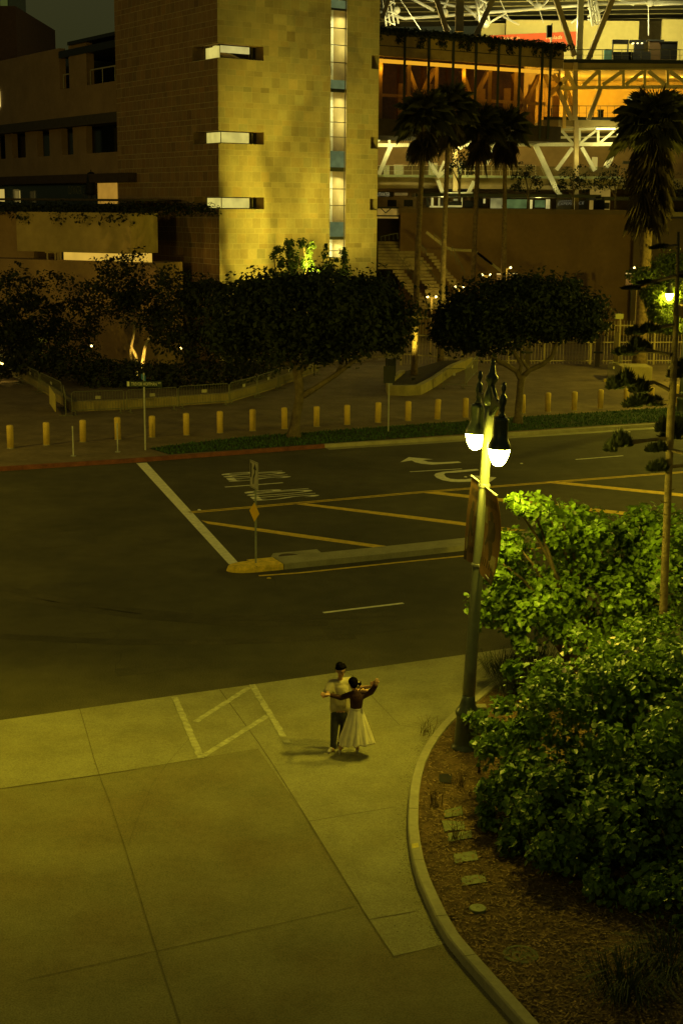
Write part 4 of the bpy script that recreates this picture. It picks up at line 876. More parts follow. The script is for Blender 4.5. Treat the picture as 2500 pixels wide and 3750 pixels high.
# ---- the man
mf = P(1211, 2758); man = thing('person', 'person in a cream t-shirt and dark trousers facing the camera, dancing with arms held out', 'person', (0.0, 25.0, 0.01), 'dancing couple')
YM = 25.08
pel = C(655, 880, YM); chest = C(650, 560, YM); nk = C(648, 425, YM-.02); hd = C(652, 298, YM-.05)
shR, shL = C(525, 478, YM-.03), C(780, 440, YM+.08); elR, wrR = C(470, 600, YM-.16), C(462, 655, YM-.40); elL, wrL = C(955, 545, YM+.02), C(1085, 525, YM-.18)
hipR, hipL = C(585, 915, YM), C(715, 915, YM+.03); knR, knL = C(562, 1135, YM-.06), C(700, 1120, YM+.0)
anR, anL = P(1217, 2745, .09), P(1240, 2748, .09); anR.y = 24.95; anR = Q(1220, 2736, 24.97); anL = Q(1246, 2727, 25.22)
b = MB(); b.limb(pel, chest, .13, .14); b.limb(chest, nk, .10, .05); b.limb(nk, hd - UP*.06, .047, .044); 
b.limb(shR, elR, .05, .042); b.limb(elR, wrR, .041, .026); b.limb(shL, elL, .05, .042); b.limb(elL, wrL, .041, .026); b.limb(chest + UP*.08, shR, .09, .06); b.limb(chest + UP*.08, shL, .09, .06)
for h_, k_, a_ in ((hipR, knR, anR), (hipL, knL, anL)): b.limb(pel, h_, .1, .09); b.limb(h_, k_, .08, .055); b.limb(k_, a_, .055, .035); b.limb(a_, a_ + Vector((-.02,-.08,-.04)), .035, .03)
wdir = Vector((-.55, -.15, .10)); hand(b, wrR, Vector((-.75, -.1, .25)), Vector((.3, -.9, .3)), 1.0, .55)
hand(b, wrL, Vector((.55, -.1, .65)), Vector((-.3, -.9, .2)), 1.0, .4)
fw = Vector((.52, -.66, -.34)); at = head(b, hd, fw, UP, 1.09); body = skinobj(b, 'body', SKIN, man)
hm = MB(); hm.ball(at(-.026,0,.05), (.094,.096,.084), 16, 12); hm.ball(at(-.054,0,.008), (.07,.076,.08), 14, 10)
for q in (-1, 1): hm.limb(at(.02, q*.07, .07), at(-.01, q*.078, .03), .018, .012, 8)
for k in range(9): hm.limb(at(-.02, -.05+k*.0125, .105), at(.048, -.05+k*.0125, .098 + .008*math.sin(k*2)), .027, .02, 8)
for k in range(26):
    q = NP.normal(size=3); q /= np.linalg.norm(q); hm.ball(at(-.03+.075*q[0], .078*q[1], .075+.055*abs(q[2])), .017, 8, 6)
skinobj(hm, 'hair', HAIR, man, .008, 1)
fm = MB()
for q in (-1, 1): fm.ball(at(.074, q*.031, .006), (.010,.008,.006), 8, 6)
fm.obj('eyes', EYE_M, man, True); fm = MB()
for q in (-1, 1): fm.limb(at(.078, q*.018, .028), at(.07, q*.046, .028), .005, .004, 6)
fm.obj('eyebrows', HAIR, man, True); fm = MB(); fm.limb(at(.078,-.02,-.056), at(.078,.02,-.056), .007, .007, 6); fm.obj('mouth', LIPS, man, True)
s = MB(); s.limb(C(655, 782, YM), C(652, 700, YM), .155, .16, 18); s.limb(C(652, 700, YM), chest, .16, .158, 18); s.limb(chest, C(648, 470, YM), .150, .085, 18)
s.limb(chest + UP*.1, shR, .11, .075, 14); s.limb(chest + UP*.1, shL, .11, .075, 14); s.limb(shR, shR.lerp(elR, .95) , .080, .085, 14); s.limb(shL, shL.lerp(elL, .62), .078, .078, 14)
s.limb(C(560,500,YM), C(552,860,YM), .065, .075, 12); s.limb(C(745,490,YM+.04), C(750,860,YM+.04), .065, .075, 12)
for k in range(7): s.limb(C(560+k*28, 600+13*(k%3)*4, YM-.14), C(590+k*25, 815-20*(k%2), YM-.150), .012, .014, 8)   # cloth folds
s.limb(C(585, 812, YM), C(722, 815, YM), .118, .118, 16); s.limb(C(560, 840, YM), C(555, 868, YM), .07, .075, 12); s.limb(C(748, 840, YM), C(750, 868, YM), .07, .075, 12)
skinobj(s, 't_shirt', TEE, man, .014, 3)
tr = MB(); tr.limb(C(655,885,YM), C(655,915,YM), .135, .135, 16)
for h_, k_, a_ in ((hipR, knR, anR), (hipL, knL, anL)): tr.limb(h_ + UP*.02, k_, .098, .074, 14); tr.limb(k_, a_ + UP*.02, .074, .056, 14); tr.limb(a_ + UP*.05, a_ + UP*.012, .062, .06, 14)
skinobj(tr, 'trousers', TROU, man, .013, 3)
for a_, dx in ((anR, -.06), (anL, .03)):
    sh = MB(); f0 = Vector((a_.x, a_.y, .045)); sh.limb(f0 + Vector((0,.05,0)), f0 + Vector((dx,-.10,.0)), .043, .040, 12); sh.limb(f0 + Vector((dx,-.10,0)), f0 + Vector((dx*1.4,-.16,-.008)), .04, .032, 12); sh.limb(a_ + UP*-.01, f0 + Vector((0,.02,.02)), .045, .045, 12)
    skinobj(sh, 'shoe', SHOE, man, .010, 2)
# ---- the woman
YW = 24.66; wom = thing('person', 'person in a maroon off-shoulder top and long cream skirt, back to the camera, arms spread', 'person', (.2, 24.65, 0.01), 'dancing couple')
pel = C(880, 900, YW); wst = C(876, 835, YW); chest = C(885, 680, YW); nk = C(860, 585, YW-.01); hd = C(828, 480, YW-.02)
sL, sR = C(800, 640, YW), C(966, 582, YW+.01); eL, wL = C(655, 685, YW-.02), C(515, 650, YW-.05); eR, wR = C(1092, 600, YW-.04), C(1160, 505, YW-.10)
b = MB(); b.limb(pel, wst, .115, .095); b.limb(wst, chest, .09, .10); b.limb(chest, nk, .085, .042); b.limb(nk, hd - UP*.04, .042, .042); b.limb(chest + UP*.08, sL, .065, .045); b.limb(chest + UP*.09, sR, .065, .05)
b.limb(sL, eL, .042, .034); b.limb(eL, wL, .033, .020); b.limb(sR, eR, .042, .034); b.limb(eR, wR, .033, .020)
fL, fR = P(1243, 2768, .0), P(1312, 2768, .0); an = [Vector((fL.x, fL.y+.03, .10)), Vector((fR.x-.02, fR.y+.05, .10))]; kn = [C(780,1180,YW), C(900,1180,YW)]
for k_, a_ in zip(kn, an): b.limb(pel, k_, .09, .055); b.limb(k_, a_, .052, .031); b.limb(a_, a_ + Vector((.0,.10,-.055)), .031, .026)
hand(b, wL, Vector((-.9, -.1, .22)), Vector((.2, .3, -.9)), .9, .5); hand(b, wR, Vector((.12, .0, 1)), Vector((-.3, .9, 0)), .9, .3)
at = head(b, hd, Vector((-.45, .80, -.06)), UP, .95); skinobj(b, 'body', SKIN, wom)
hm = MB(); hm.ball(at(-.018,0,.042), (.09,.09,.086), 16, 12); hm.ball(at(-.045,0,-.01), (.072,.074,.075), 14, 10)
bun = C(934, 486, YW-.06); hm.limb(at(-.07,0,.01), bun, .02, .014, 10); hm.ball(bun, (.026,.028,.036), 12, 8); hm.limb(bun, bun + Vector((.01,-.01,.045)), .022, .012, 8); hm.limb(bun, bun + Vector((-.02,-.02,-.06)), .022, .010, 8)
skinobj(hm, 'hair', HAIR, wom, .010, 2)
s = MB(); s.limb(wst + UP*.02, chest, .108, .128, 18); s.limb(wst + UP*.005, wst + UP*.05, .108, .112, 18); s.limb(chest, C(868, 618, YW), .125, .085, 16); s.limb(chest + UP*.04, sL, .10, .062, 14); s.limb(chest + UP*.0, C(985, 655, YW), .105, .06, 14)
s.limb(sL, eL, .060, .052, 12); s.limb(eL, wL.lerp(eL,.06), .052, .038, 12); s.limb(C(990,650,YW+.02), eR + UP*.0, .064, .058, 12); s.limb(eR, wR.lerp(eR,.10), .058, .045, 12)
skinobj(s, 'knit_top', KNIT, wom, .010, 2)
# off-shoulder strap lying on the bare shoulder blade
st_ = MB(); st_.tube([C(912,596,YW-.10), C(940,556,YW-.075), C(975,538,YW-.055), C(1010,556,YW-.04)], .011, 8); st_.obj('shoulder_strap', KNIT, wom, True)
vs = []; fs = []; NR, NA = 30, 200
for i in range(NR):
    v = i/(NR-1); yy = 832 + v*(1328-832); cx_ = 876 + (858-876)*v + 10*math.sin(v*3); c = C(cx_, yy, YW + .0)
    r = (.100 + .186*v**.9); zz = c.z
    for j in range(NA):
        t_ = 2*math.pi*j/NA; pl = 1 + .075*v**.7*math.sin(13*t_ + 1.6*v + .8*math.sin(3*t_)) + .03*v*math.sin(5*t_+1) + .014*v**.5*math.sin(29*t_ + 2*math.sin(4*v)) + .02*v*math.sin(21*t_+3*v); x = c.x + r*1.03*math.cos(t_)*pl; y = c.y + r*.92*math.sin(t_)*pl
        vs.append((x + (.05*max(0, math.cos(t_)))*v**3, y, max(.05, zz + v**4*(.012*math.cos(t_) - .02*math.sin(2*t_+1) + .012*math.sin(13*t_)))))
for i in range(NR-1):
    for j in range(NA): fs.append((i*NA+j, i*NA+(j+1)%NA, (i+1)*NA+(j+1)%NA, (i+1)*NA+j))
sk = MB(); sk.add(vs, fs); so_ = sk.obj('skirt', SKIRTM, wom, True); sm = so_.modifiers.new('thick', 'SOLIDIFY'); sm.thickness = .006
wb = MB(); wb.lathe([(.106,-.02),(.11,-.015),(.11,.02),(.106,.025)], 30, tuple(C(876,838,YW))); wb.obj('waistband', SKIRTM, wom, True)
for a_, dx in ((an[0], .0), (an[1], .0)):
    sh = MB(); f0 = Vector((a_.x, a_.y, .03)); sh.limb(a_ + UP*.0, a_ + Vector((dx,.10,-.062)), .038, .032, 12); sh.limb(a_ + Vector((dx,.09,-.06)), a_ + Vector((dx-.01,.17,-.075)), .032, .024, 12); sh.limb(a_ + Vector((0,-.02,-.03)), Vector((a_.x, a_.y-.02, .018)), .022, .014, 10)
    skinobj(sh, 'shoe', SHOE, wom, .009, 2)

# ================================================================== STONE TOWER
TA = Q(804, 900, 90.0); TL = Plane((TA.x, TA.y), (.83, .557)); TD = Plane((TA.x, TA.y), (-.557, .83))
def rectpx(pl, x0, x1, y0, y1, xr=None):       # pixel box -> (u0, u1, z0, z1), z taken at xr
    xr = x0 if xr is None else xr; u0, _ = pl.uz(x0, (y0+y1)/2); u1, _ = pl.uz(x1, (y0+y1)/2); return u0, u1, pl.uz(xr, y1)[1], pl.uz(xr, y0)[1]
U_END = TL.uz(1384, 500)[0]; D_END = TD.uz(430, 500)[0]; ZT = 26.0
NZ = [(TL.uz(805, b)[1], TL.uz(805, a)[1]) for a, b in ((158,211),(478,524),(721,765))]
NU = TL.uz(966, 500)[0]; ND = TD.uz(708, 500)[0]; NR_ = TL.uz(1357, 500)[0]
SU0, SU1 = TL.uz(1209, 500)[0], TL.uz(1268, 500)[0]
holesL = [(-1, NU, a, b) for a, b in NZ] + [(SU0, SU1, TL.uz(1209, 945)[1], 99)] + [(NR_, 99, a, b) for a, b in NZ]
holesD = [(-1, ND, a, b) for a, b in NZ]
def clip_rects(rects, hole):
    o = []
    for a, b, c, d in rects:
        h0, h1, k0, k1 = hole
        if h1 <= a or h0 >= b or k1 <= c or k0 >= d: o.append((a, b, c, d)); continue
        if h0 > a: o.append((a, h0, c, d))
        if h1 < b: o.append((h1, b, c, d))
        if k0 > c: o.append((max(a,h0), min(b,h1), c, k0))
        if k1 < d: o.append((max(a,h0), min(b,h1), k1, d))
    return o
def stone_wall(pl, u0, u1, z0, z1, holes, mb, mm, bw=.63, hA=.62, hB=.33, rnd=R):
    back = [(u0, u1, z0, z1)]
    for h in holes: back = clip_rects(back, h)
    for a, b, c, d in back: mm.poly([pl.at(a, c), pl.at(b, c), pl.at(b, d), pl.at(a, d)])
    z = z0; row = 0; j = .012
    while z < z1:
        h = hA if row % 2 == 0 else hB; u = u0 - rnd.choice((0, .5, .25, .75))*bw
        while u < u1:
            w_ = bw if rnd.random() > .06 else bw*1.5; rs = [(max(u, u0), min(u + w_, u1), z, min(z + h, z1))]
            for hh in holes: rs = clip_rects(rs, hh)
            g_ = 1 + rnd.gauss(0, .06) - (.12 if rnd.random() < .12 else 0) + (.12 if rnd.random() < .05 else 0); wr = rnd.gauss(0, .03)
            for a, b, c, d in rs:
                if b - a > .05 and d - c > .05: mb.add([pl.at(a+j, c+j, .006), pl.at(b-j, c+j, .006), pl.at(b-j, d-j, .006), pl.at(a+j, d-j, .006)], [(0,1,2,3)], (g_*(1+wr), g_, g_*(1-wr)))
            u += w_
        z += h; row += 1
tower = thing('stone_tower', 'tall sandstone tower with lit corner slots and a lit lift shaft', 'tower', (TA.x, TA.y, 0))
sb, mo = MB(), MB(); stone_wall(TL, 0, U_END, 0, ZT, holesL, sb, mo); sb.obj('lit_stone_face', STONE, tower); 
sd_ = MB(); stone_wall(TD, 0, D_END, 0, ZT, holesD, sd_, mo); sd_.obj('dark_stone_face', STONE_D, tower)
# sides, recesses
DP = 12.0; mo.poly([TL.at(U_END, 0), TL.at(U_END, 0, -DP), TL.at(U_END, ZT, -DP), TL.at(U_END, ZT)]); mo.poly([TL.at(0, ZT), TL.at(U_END, ZT), TL.at(U_END, ZT, -DP), TL.at(0, ZT, -DP)])
mo.poly([TL.at(U_END, 0, -DP), TL.at(0, 0, -DP), TL.at(0, ZT, -DP), TL.at(U_END, ZT, -DP)])
mo.obj('mortar_wall', MORTAR, tower)
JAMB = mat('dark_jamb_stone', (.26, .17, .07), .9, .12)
LITP = glow('lit_window_pane', (1.0, .84, .19), .62, .16, 1.2); LITW = glow('lit_room_wall', (1.0, .86, .26), .52, .12, 1.5)  # room light put in as glow, on rear wall and beam too
MULL = mat('bronze_mullion', (.10, .08, .05), .5, .1)
REC = .95
for (z0, z1), k in zip(NZ, range(3)):
    ja = MB()
    # floor, ceiling and end jambs of the corner slot (outer L, inner L set back by REC)
    o_ = [TL.at(NU, 0), TL.at(0, 0), TD.at(ND, 0)]; ic = TL.at(REC*.18+.35, 0, -REC*.42)
    inn = [TL.at(NU, 0, -REC), TL.at(.42, 0, -REC*.45), TD.at(ND, 0, REC)]
    L_ = lambda p, z: (p.x, p.y, z)
    outl = [TL.at(NU,0), TL.at(0,0), TD.at(ND,0)]
    q = [TL.at(NU,0,-REC), TL.at(.5,0,-.5), TD.at(ND,0,REC)]
    # note: the inward side of the left face is along +u of the lit face
    q[2] = TD.at(ND,0) + Vector((TL.d.x, TL.d.y, 0))*REC; q[1] = TL.at(.38, 0, -.38)
    for z in (z0, z1):
        ja.poly([L_(outl[0],z), L_(outl[1],z), L_(q[1],z), L_(q[0],z)]); ja.poly([L_(outl[1],z), L_(outl[2],z), L_(q[2],z), L_(q[1],z)])
    ja.poly([L_(outl[0],z0), L_(q[0],z0), L_(q[0],z1), L_(outl[0],z1)]); ja.poly([L_(outl[2],z0), L_(q[2],z0), L_(q[2],z1), L_(outl[2],z1)])
    # glazing line set back .3
    def back(t): return TL.at(t, 0, -.38)
    def backd(t): return TD.at(t, 0) + Vector((TL.d.x, TL.d.y, 0))*.38
    t0, t1, s1 = .38, NU - .62, ND - 1.0
    a = thing_parent = tower
    wn = MB(); m0 = MB()
    if k == 0:      # open view into a lit stair hall: ceiling beam, sloping stair soffit
        rw = MB(); rw.poly([L_(back(t1-.6) + Vector((TL.n.x,TL.n.y,0))*-2.6, z0-.4), L_(back(1.3)+ Vector((TL.n.x,TL.n.y,0))*-2.6, z0-.4), L_(back(1.3)+ Vector((TL.n.x,TL.n.y,0))*-2.6, z1+.2), L_(back(t1-.6)+ Vector((TL.n.x,TL.n.y,0))*-2.6, z1+.2)]); 
        rb_ = rw; rw = MB(); rw.poly([L_(backd(s1), z0), L_(back(t0), z0), L_(back(t0), z1-.12), L_(backd(s1), z1-.12)])
        win = rw.obj('window', LITP, tower); rb_.obj('room_wall', LITP, win); b2 = MB()
        b2.beam(back(t0) + Vector((0,0,z1-.28)), back(t1-.2) + Vector((0,0,z1-.28)), .12, .40); b2.obj('ceiling_beam', LITW, win)
        b3 = MB(); b3.beam(TL.at(t0+.1, z1-.5, -.8), TL.at(t0+1.5, z0-.1, -.8), .5, .26); b3.obj('stair_soffit', JAMB, win)
        b3 = MB(); b3.beam(TL.at(t0+.9, z1-.45, -1.1), TL.at(t0+2.0, z0+.0, -1.1), .3, .10); b3.obj('stair_string', TSTEEL, win)
    else:
        wn.poly([L_(backd(s1), z0+.05), L_(back(t0), z0+.05), L_(back(t0), z1-.06), L_(backd(s1), z1-.06)]); wn.poly([L_(back(t0), z0+.05), L_(back(t1-.2), z0+.05), L_(back(t1-.2), z1-.06), L_(back(t0), z1-.06)])
        win = wn.obj('window', LITP, tower)
    for t in (t0, t1-.2, t1): m0.beam(back(t)+Vector((0,0,z0)), back(t)+Vector((0,0,z1)), .05)
    m0.beam(backd(s1)+Vector((0,0,z0)), backd(s1)+Vector((0,0,z1)), .12); m0.beam(back(t0)+Vector((0,0,z0+.03)), back(t1)+Vector((0,0,z0+.03)), .06); m0.beam(back(t0)+Vector((0,0,z0+.03)), backd(s1)+Vector((0,0,z0+.03)), .06)
    m0.obj('window_frame', MULL, win)
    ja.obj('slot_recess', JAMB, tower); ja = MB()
    # small dark slot at the right edge
    ja.poly([TL.at(NR_,z0), TL.at(NR_,z0,-1.2), TL.at(NR_,z1,-1.2), TL.at(NR_,z1)])
    for z in (z0, z1): ja.poly([TL.at(NR_,z), TL.at(U_END,z), TL.at(U_END,z,-1.2), TL.at(NR_,z,-1.2)])
    ja.obj('slot_recess', JAMB, tower)
# ---- lift shaft glazing
zb = TL.uz(1209, 945)[1]
sh = MB(); sh.poly([TL.at(SU0, zb), TL.at(SU0, zb, -1.6), TL.at(SU0, ZT, -1.6), TL.at(SU0, ZT)]); sh.poly([TL.at(SU1, zb), TL.at(SU1, zb, -1.6), TL.at(SU1, ZT, -1.6), TL.at(SU1, ZT)])
sh.obj('shaft_cheeks', TANW, tower)
yz = lambda y: TL.uz(1238, y)[1]
wsh = MB(); wsh.poly([TL.at(SU0-.3, zb, -1.6), TL.at(SU1+.8, zb, -1.6), TL.at(SU1+.8, ZT, -1.6), TL.at(SU0-.3, ZT, -1.6)])
room = wsh.obj('lobby_wall', mat('lobby_plaster', (.72, .68, .56), .8, .05), tower)
gl = MB(); gl.poly([TL.at(SU0, zb, -.10), TL.at(SU1, zb, -.10), TL.at(SU1, ZT, -.10), TL.at(SU0, ZT, -.10)]); gl.obj('shaft_glass', GLS_C, tower)
cs = MB(); tb = MB(); dk = MB()
for a, b in ((293,325),(555,612),(815,866)):    # teal spandrel at each floor with a dark slab edge below it
    pass
for a, b, c in ((0,30,38),(293,325,338),(553,613,628),(813,867,878)):
    tb.poly([TL.at(SU0+.02, yz(b), -.06), TL.at(SU1-.02, yz(b), -.06), TL.at(SU1-.02, yz(a), -.06), TL.at(SU0+.02, yz(a), -.06)]); dk.poly([TL.at(SU0+.02, yz(c), -.05), TL.at(SU1-.02, yz(c), -.05), TL.at(SU1-.02, yz(b), -.05), TL.at(SU0+.02, yz(b), -.05)])
objs(tb, 'teal_spandrel', glow('backlit_teal_glass', (.50, .64, .24), .19, .15, 2), tower); objs(dk, 'slab_edge', DARK, tower)
for y in (103,165,229,394,448,502,692,753,918): cs.beam(TL.at(SU0, yz(y), -.05), TL.at(SU1, yz(y), -.05), .05, .05)
cs.beam(TL.at(SU1-.10, zb, -.05), TL.at(SU1-.10, ZT, -.05), .06); cs.obj('shaft_mullions', MULL, tower)
fd = MB(); fx = MB()
for y, h in ((250,34),(530,38),(745,40)):       # lift doors / panels and floor plates on the lobby wall
    fd.poly([TL.at(SU0+.66, yz(y+h/2), -1.56), TL.at(SU0+1.05, yz(y+h/2), -1.56), TL.at(SU0+1.05, yz(y-h/2), -1.56), TL.at(SU0+.66, yz(y-h/2), -1.56)])
    fx.poly([TL.at(SU0+.22, yz(y-4), -1.55), TL.at(SU0+.34, yz(y-4), -1.55), TL.at(SU0+.34, yz(y-30), -1.55), TL.at(SU0+.22, yz(y-30), -1.55)])
objs(fd, 'lift_door', DARK, tower); objs(fx, 'floor_plate', BLACK, tower)
for ya, yb in ((45,292),(345,552),(640,812),(885,945)):
    zc = yz(ya) - .15; n = lamp('lobby_light', 'AREA', TL.at((SU0+SU1)/2, zc, -.8), 44 * max(1.0, (yb-ya)/210), (1, .96, .42), .7, TL.at((SU0+SU1)/2, zc-5, -1.5))
    lamp('lobby_light', 'POINT', TL.at((SU0+SU1)/2, (yz(ya)+yz(yb))/2, -.55), 50, (1, .96, .40), .25)
# uplights on the tower
sp = Q(1165, 1018, 84.5)
uplight_pos = TL.at(TL.uz(1165,1000)[0], 3.2, 4.2)
lamp('tower_spot', 'SPOT', TL.at(4.5, 1.5, 15), 2000, (1, .83, .08), .25, TL.at(4.5, 11.5, 0), 62, .8)
lamp('tower_spot', 'SPOT', TL.at(11.0, 1.5, 13), 1800, (1, .85, .11), .25, TL.at(10.5, 12, 0), 50, .8)
t = thing('floodlight', 'bright floodlight glaring through the clipped topiary at the foot of the tower', 'floodlight', Q(1152, 1003, 83.6))
m = MB(); c = Q(1152, 1003, 83.6); m.ball(c, (.16,.12,.2), 12, 8); m.obj('lamp_face', glow('flood_face', (1, .85, .2), 22), t); m = MB(); m.box(c.x-.2, c.x+.2, c.y+.12, c.y+.3, c.z-.2, c.z+.15); m.obj('lamp_housing', DARK, t); m = MB(); m.beam((c.x, c.y+.2, 0), (c.x, c.y+.2, c.z-.2), .06); m.obj('lamp_stand', DARK, t)
lamp('tower_spot', 'SPOT', c + Vector((-.05,.05,.26)), 3700, (1, .80, .07), .11, TL.at(TL.uz(1000,760)[0], 9.5, 0), 95, .6)
lamp('tower_spot', 'SPOT', TL.at(5.2, 4.2, 5.5), 1700, (1, .79, .07), .15, TL.at(4.6, 11.5, 0), 60, 1.0)  # added spot without a fitting, clear of the topiary, to brighten the wall
lamp('flood_glare', 'POINT', c + Vector((0,-.25,.1)), 50, (1, .82, .12), .1)

# ================================================================== DARK WING AT LEFT
WA = TD.at(D_END, 0, 0) + Vector((TL.d.x, TL.d.y, 0)) * 1.2; WP = Plane((WA.x, WA.y), (-.557, .83))
wing = thing('office_wing', 'dark stucco wing with recessed balconies and column rows, left of the stone tower', 'building', (WA.x, WA.y, 0))
def wz(px, py): return WP.uz(px, py)
def wrect(x0, x1, y0, y1): u = sorted((wz(x0, (y0+y1)/2)[0], wz(x1, (y0+y1)/2)[0])); xm = (x0+x1)/2; return u[0], u[1], wz(xm, y1)[1], wz(xm, y0)[1]
zpar = wz(168, 187)[1]; zsill3 = wz(375, 304)[1]; ztop3 = wz(240, 212)[1]; zso = wz(375, 415)[1]; zs2 = wz(375, 559)[1]; zc1 = wz(300, 640)[1]; zf1 = 9.9 + (758-745)/FPX*108
UE = wz(0, 500)[0] + 22
uu = lambda x: wz(x, 400)[0]
bays3 = [(uu(258), uu(224)), (-3, uu(322))]
wl_ = MB(); holes = [(min(a,b), max(a,b), zsill3, zpar+9) for a, b in bays3]
rects = [(-3, UE, zso, zpar)]
for h in holes: rects = clip_rects(rects, h)
rects += [(-3, UE, zc1, zs2)]
cols2 = [(90,133),(178,223),(265,313),(15,40)]
for a, b in cols2: rects.append((min(uu(a),uu(b)), max(uu(a),uu(b)), zs2, zso - .75))
for k in range(7): rects.append((uu(0) + 1.5 + k*3.3, uu(0) + 3.0 + k*3.3, zs2, zso-.75))
for a, b, c, d in rects: wl_.beam(WP.at(a, (c+d)/2, -.25), WP.at(b, (c+d)/2, -.25), .5, d-c)
wl_.obj('wall', BROWNW, wing)
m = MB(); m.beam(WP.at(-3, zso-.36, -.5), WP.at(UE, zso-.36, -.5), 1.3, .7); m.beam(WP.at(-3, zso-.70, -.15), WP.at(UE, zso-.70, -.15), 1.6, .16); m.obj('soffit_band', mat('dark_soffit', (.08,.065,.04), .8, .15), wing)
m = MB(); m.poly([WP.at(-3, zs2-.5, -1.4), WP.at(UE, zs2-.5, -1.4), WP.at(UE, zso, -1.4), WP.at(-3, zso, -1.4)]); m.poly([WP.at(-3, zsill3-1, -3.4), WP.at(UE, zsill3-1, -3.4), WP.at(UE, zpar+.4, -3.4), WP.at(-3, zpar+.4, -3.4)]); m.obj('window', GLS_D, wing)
m = MB()
for a, b in bays3:
    zr = wz(375, 246)[1]; m.beam(WP.at(a, zr, -.3), WP.at(b, zr, -.3), .07, .09)
    n = max(1, round(abs(b-a)/2.0))
    for k in range(n+1): m.beam(WP.at(a+(b-a)*k/n, zsill3, -.3), WP.at(a+(b-a)*k/n, zr, -.3), .06)
m.obj('balcony_railing', mat('pale_rail', (.40,.36,.22), .6, .1), wing)
m = MB(); a, b = uu(322), uu(258); m.beam(WP.at((a+b)/2-.0, (zsill3+ztop3)/2, -.35), WP.at((a+b)/2+.01, (zsill3+ztop3)/2, -.35), .6, .5); m = MB(); m.beam(WP.at(a, (zsill3+ztop3)/2, -.30), WP.at(b, (zsill3+ztop3)/2, -.30), .58, ztop3-zsill3); m.obj('column', BROWNW, wing)
m = MB(); m.beam(WP.at(uu(268), ztop3+.9, -2.0), WP.at(-3, ztop3+.9, -2.0), 4.6, .25); m.beam(WP.at(uu(226), ztop3+.28, -1.6), WP.at(-3, ztop3+.28, -1.6), 3.4, .5); m.obj('balcony_roof', DARK, wing)
# ground concourse of the wing: glass front, awning, lit wall, sign
m = MB(); m.beam(WP.at(-3, zc1-.35, .9), WP.at(UE, zc1-.35, .9), 1.9, .6); m.obj('awning', mat('dark_awning', (.06,.04,.025), .85, .2), wing)
m = MB(); m.poly([WP.at(-3, zf1-1, -.6), WP.at(UE, zf1-1, -.6), WP.at(UE, zc1, -.6), WP.at(-3, zc1, -.6)]); gfr = m.obj('shop_window', GLS_D, wing)
m = MB(); u0, u1, z0, z1 = wrect(363, 436, 655, 746); m.poly([WP.at(u0,z0,.1), WP.at(u1,z0,.1), WP.at(u1,z1,.1), WP.at(u0,z1,.1)]); m.obj('lit_wall', glow('lit_orange_wall', (1,.52,.06), .34, .12, 1), wing)  # lamplight on this wall put in as glow
for x0, x1, y0, y1, s_ in ((0,20,693,738,.5), (60,72,700,740,.14), (74,78,698,742,.3)):
    m = MB(); u0, u1, z0, z1 = wrect(x0, x1, y0, y1); m.poly([WP.at(u0,z0,.05), WP.at(u1,z0,.05), WP.at(u1,z1,.05), WP.at(u0,z1,.05)]); m.obj('lit_window', glow('lit_pane_%d' % int(s_*100), (1,.72,.16), s_), wing)
m = MB(); u0, u1, z0, z1 = wrect(252, 302, 682, 712); word(m, 'CUTWATER', WP.at(u1,z0,.05), WP.at(u0,z0,.05), WP.at(u1,z1,.05)); m.obj('window_lettering', mat('dim_lettering', (.16,.17,.10), .7, .1), wing)
# parasol, chairs
c = WP.at(wz(411,720)[0], zf1, 1.6); t = thing('closed_parasol', 'closed black parasol against the lit orange wall', 'parasol', c)
s_ = c.y/FPX; m = MB(); m.lathe([(.05*1, 2.05*1), (.25, 1.98), (.36, 1.2), (.46, .62), (.40, .45), (.05, .4)], 14, c); m.obj('canopy', BLACK, t, True); m = MB(); m.lathe([(.035,.0),(.035,2.2)], 8, c); m.lathe([(.3,0),(.3,.06),(.05,.1)], 12, c); m.obj('pole', BLACK, t)
for i, (px, lab) in enumerate(((374,'thin metal patio chair before the lit orange wall'), (392,'thin metal patio chair next to the closed parasol'))):
    c = WP.at(wz(px,735)[0], zf1, 1.2); t = thing('patio_chair', lab, 'chair', c, 'patio chairs by the orange wall'); m = MB(); m.box(c.x-.24, c.x+.24, c.y-.24, c.y+.24, zf1+.43, zf1+.47); m.obj('seat', DARK, t)
    m = MB(); 
    for dx in (-.24,.24): m.beam((c.x+dx, c.y+.24, zf1+.45), (c.x+dx, c.y+.28, zf1+.95), .03)
    m.beam((c.x-.24, c.y+.28, zf1+.93), (c.x+.24, c.y+.28, zf1+.93), .03); m.obj('backrest', DARK, t)
    for dx in (-.22,.22):
        for dy in (-.22,.22): m = MB(); m.beam((c.x+dx, c.y+dy, zf1), (c.x+dx, c.y+dy, zf1+.44), .03); m.obj('leg', DARK, t)
# podium in front of it, with parapet planting and the lit slot
PA = Q(480, 900, 89.0); pod = thing('podium', 'low stucco podium with planted parapet under the dark wing', 'podium', (PA.x, PA.y, 0))
PP = Plane((PA.x, PA.y), (-.9, .44)); pz_ = lambda px, py: PP.uz(px, py)
ztp = pz_(300, 778)[1]; zls, zlt = pz_(370, 957)[1], pz_(370, 930)[1]; ul, ur = pz_(62, 850)[0], 0.0
m = MB(); m.beam(PP.at(0, (zlt+.05+ztp)/2, -1.5), PP.at(ul, (zlt+.05+ztp)/2, -1.5), 3, ztp-zlt-.05); m.obj('upper_wall', mat('ochre_stucco', (.40,.30,.12), .9, .15, .4), pod)
m = MB(); m.beam(PP.at(-2.0, zls/2, -1.2), PP.at(30, zls/2, -1.2), 3, zls); m.beam(PP.at(ul, ztp/2+zls/2, -3.2), PP.at(30, ztp/2+zls/2, -3.2), 3, ztp-zls); m.obj('lower_wall', BROWNW, pod)
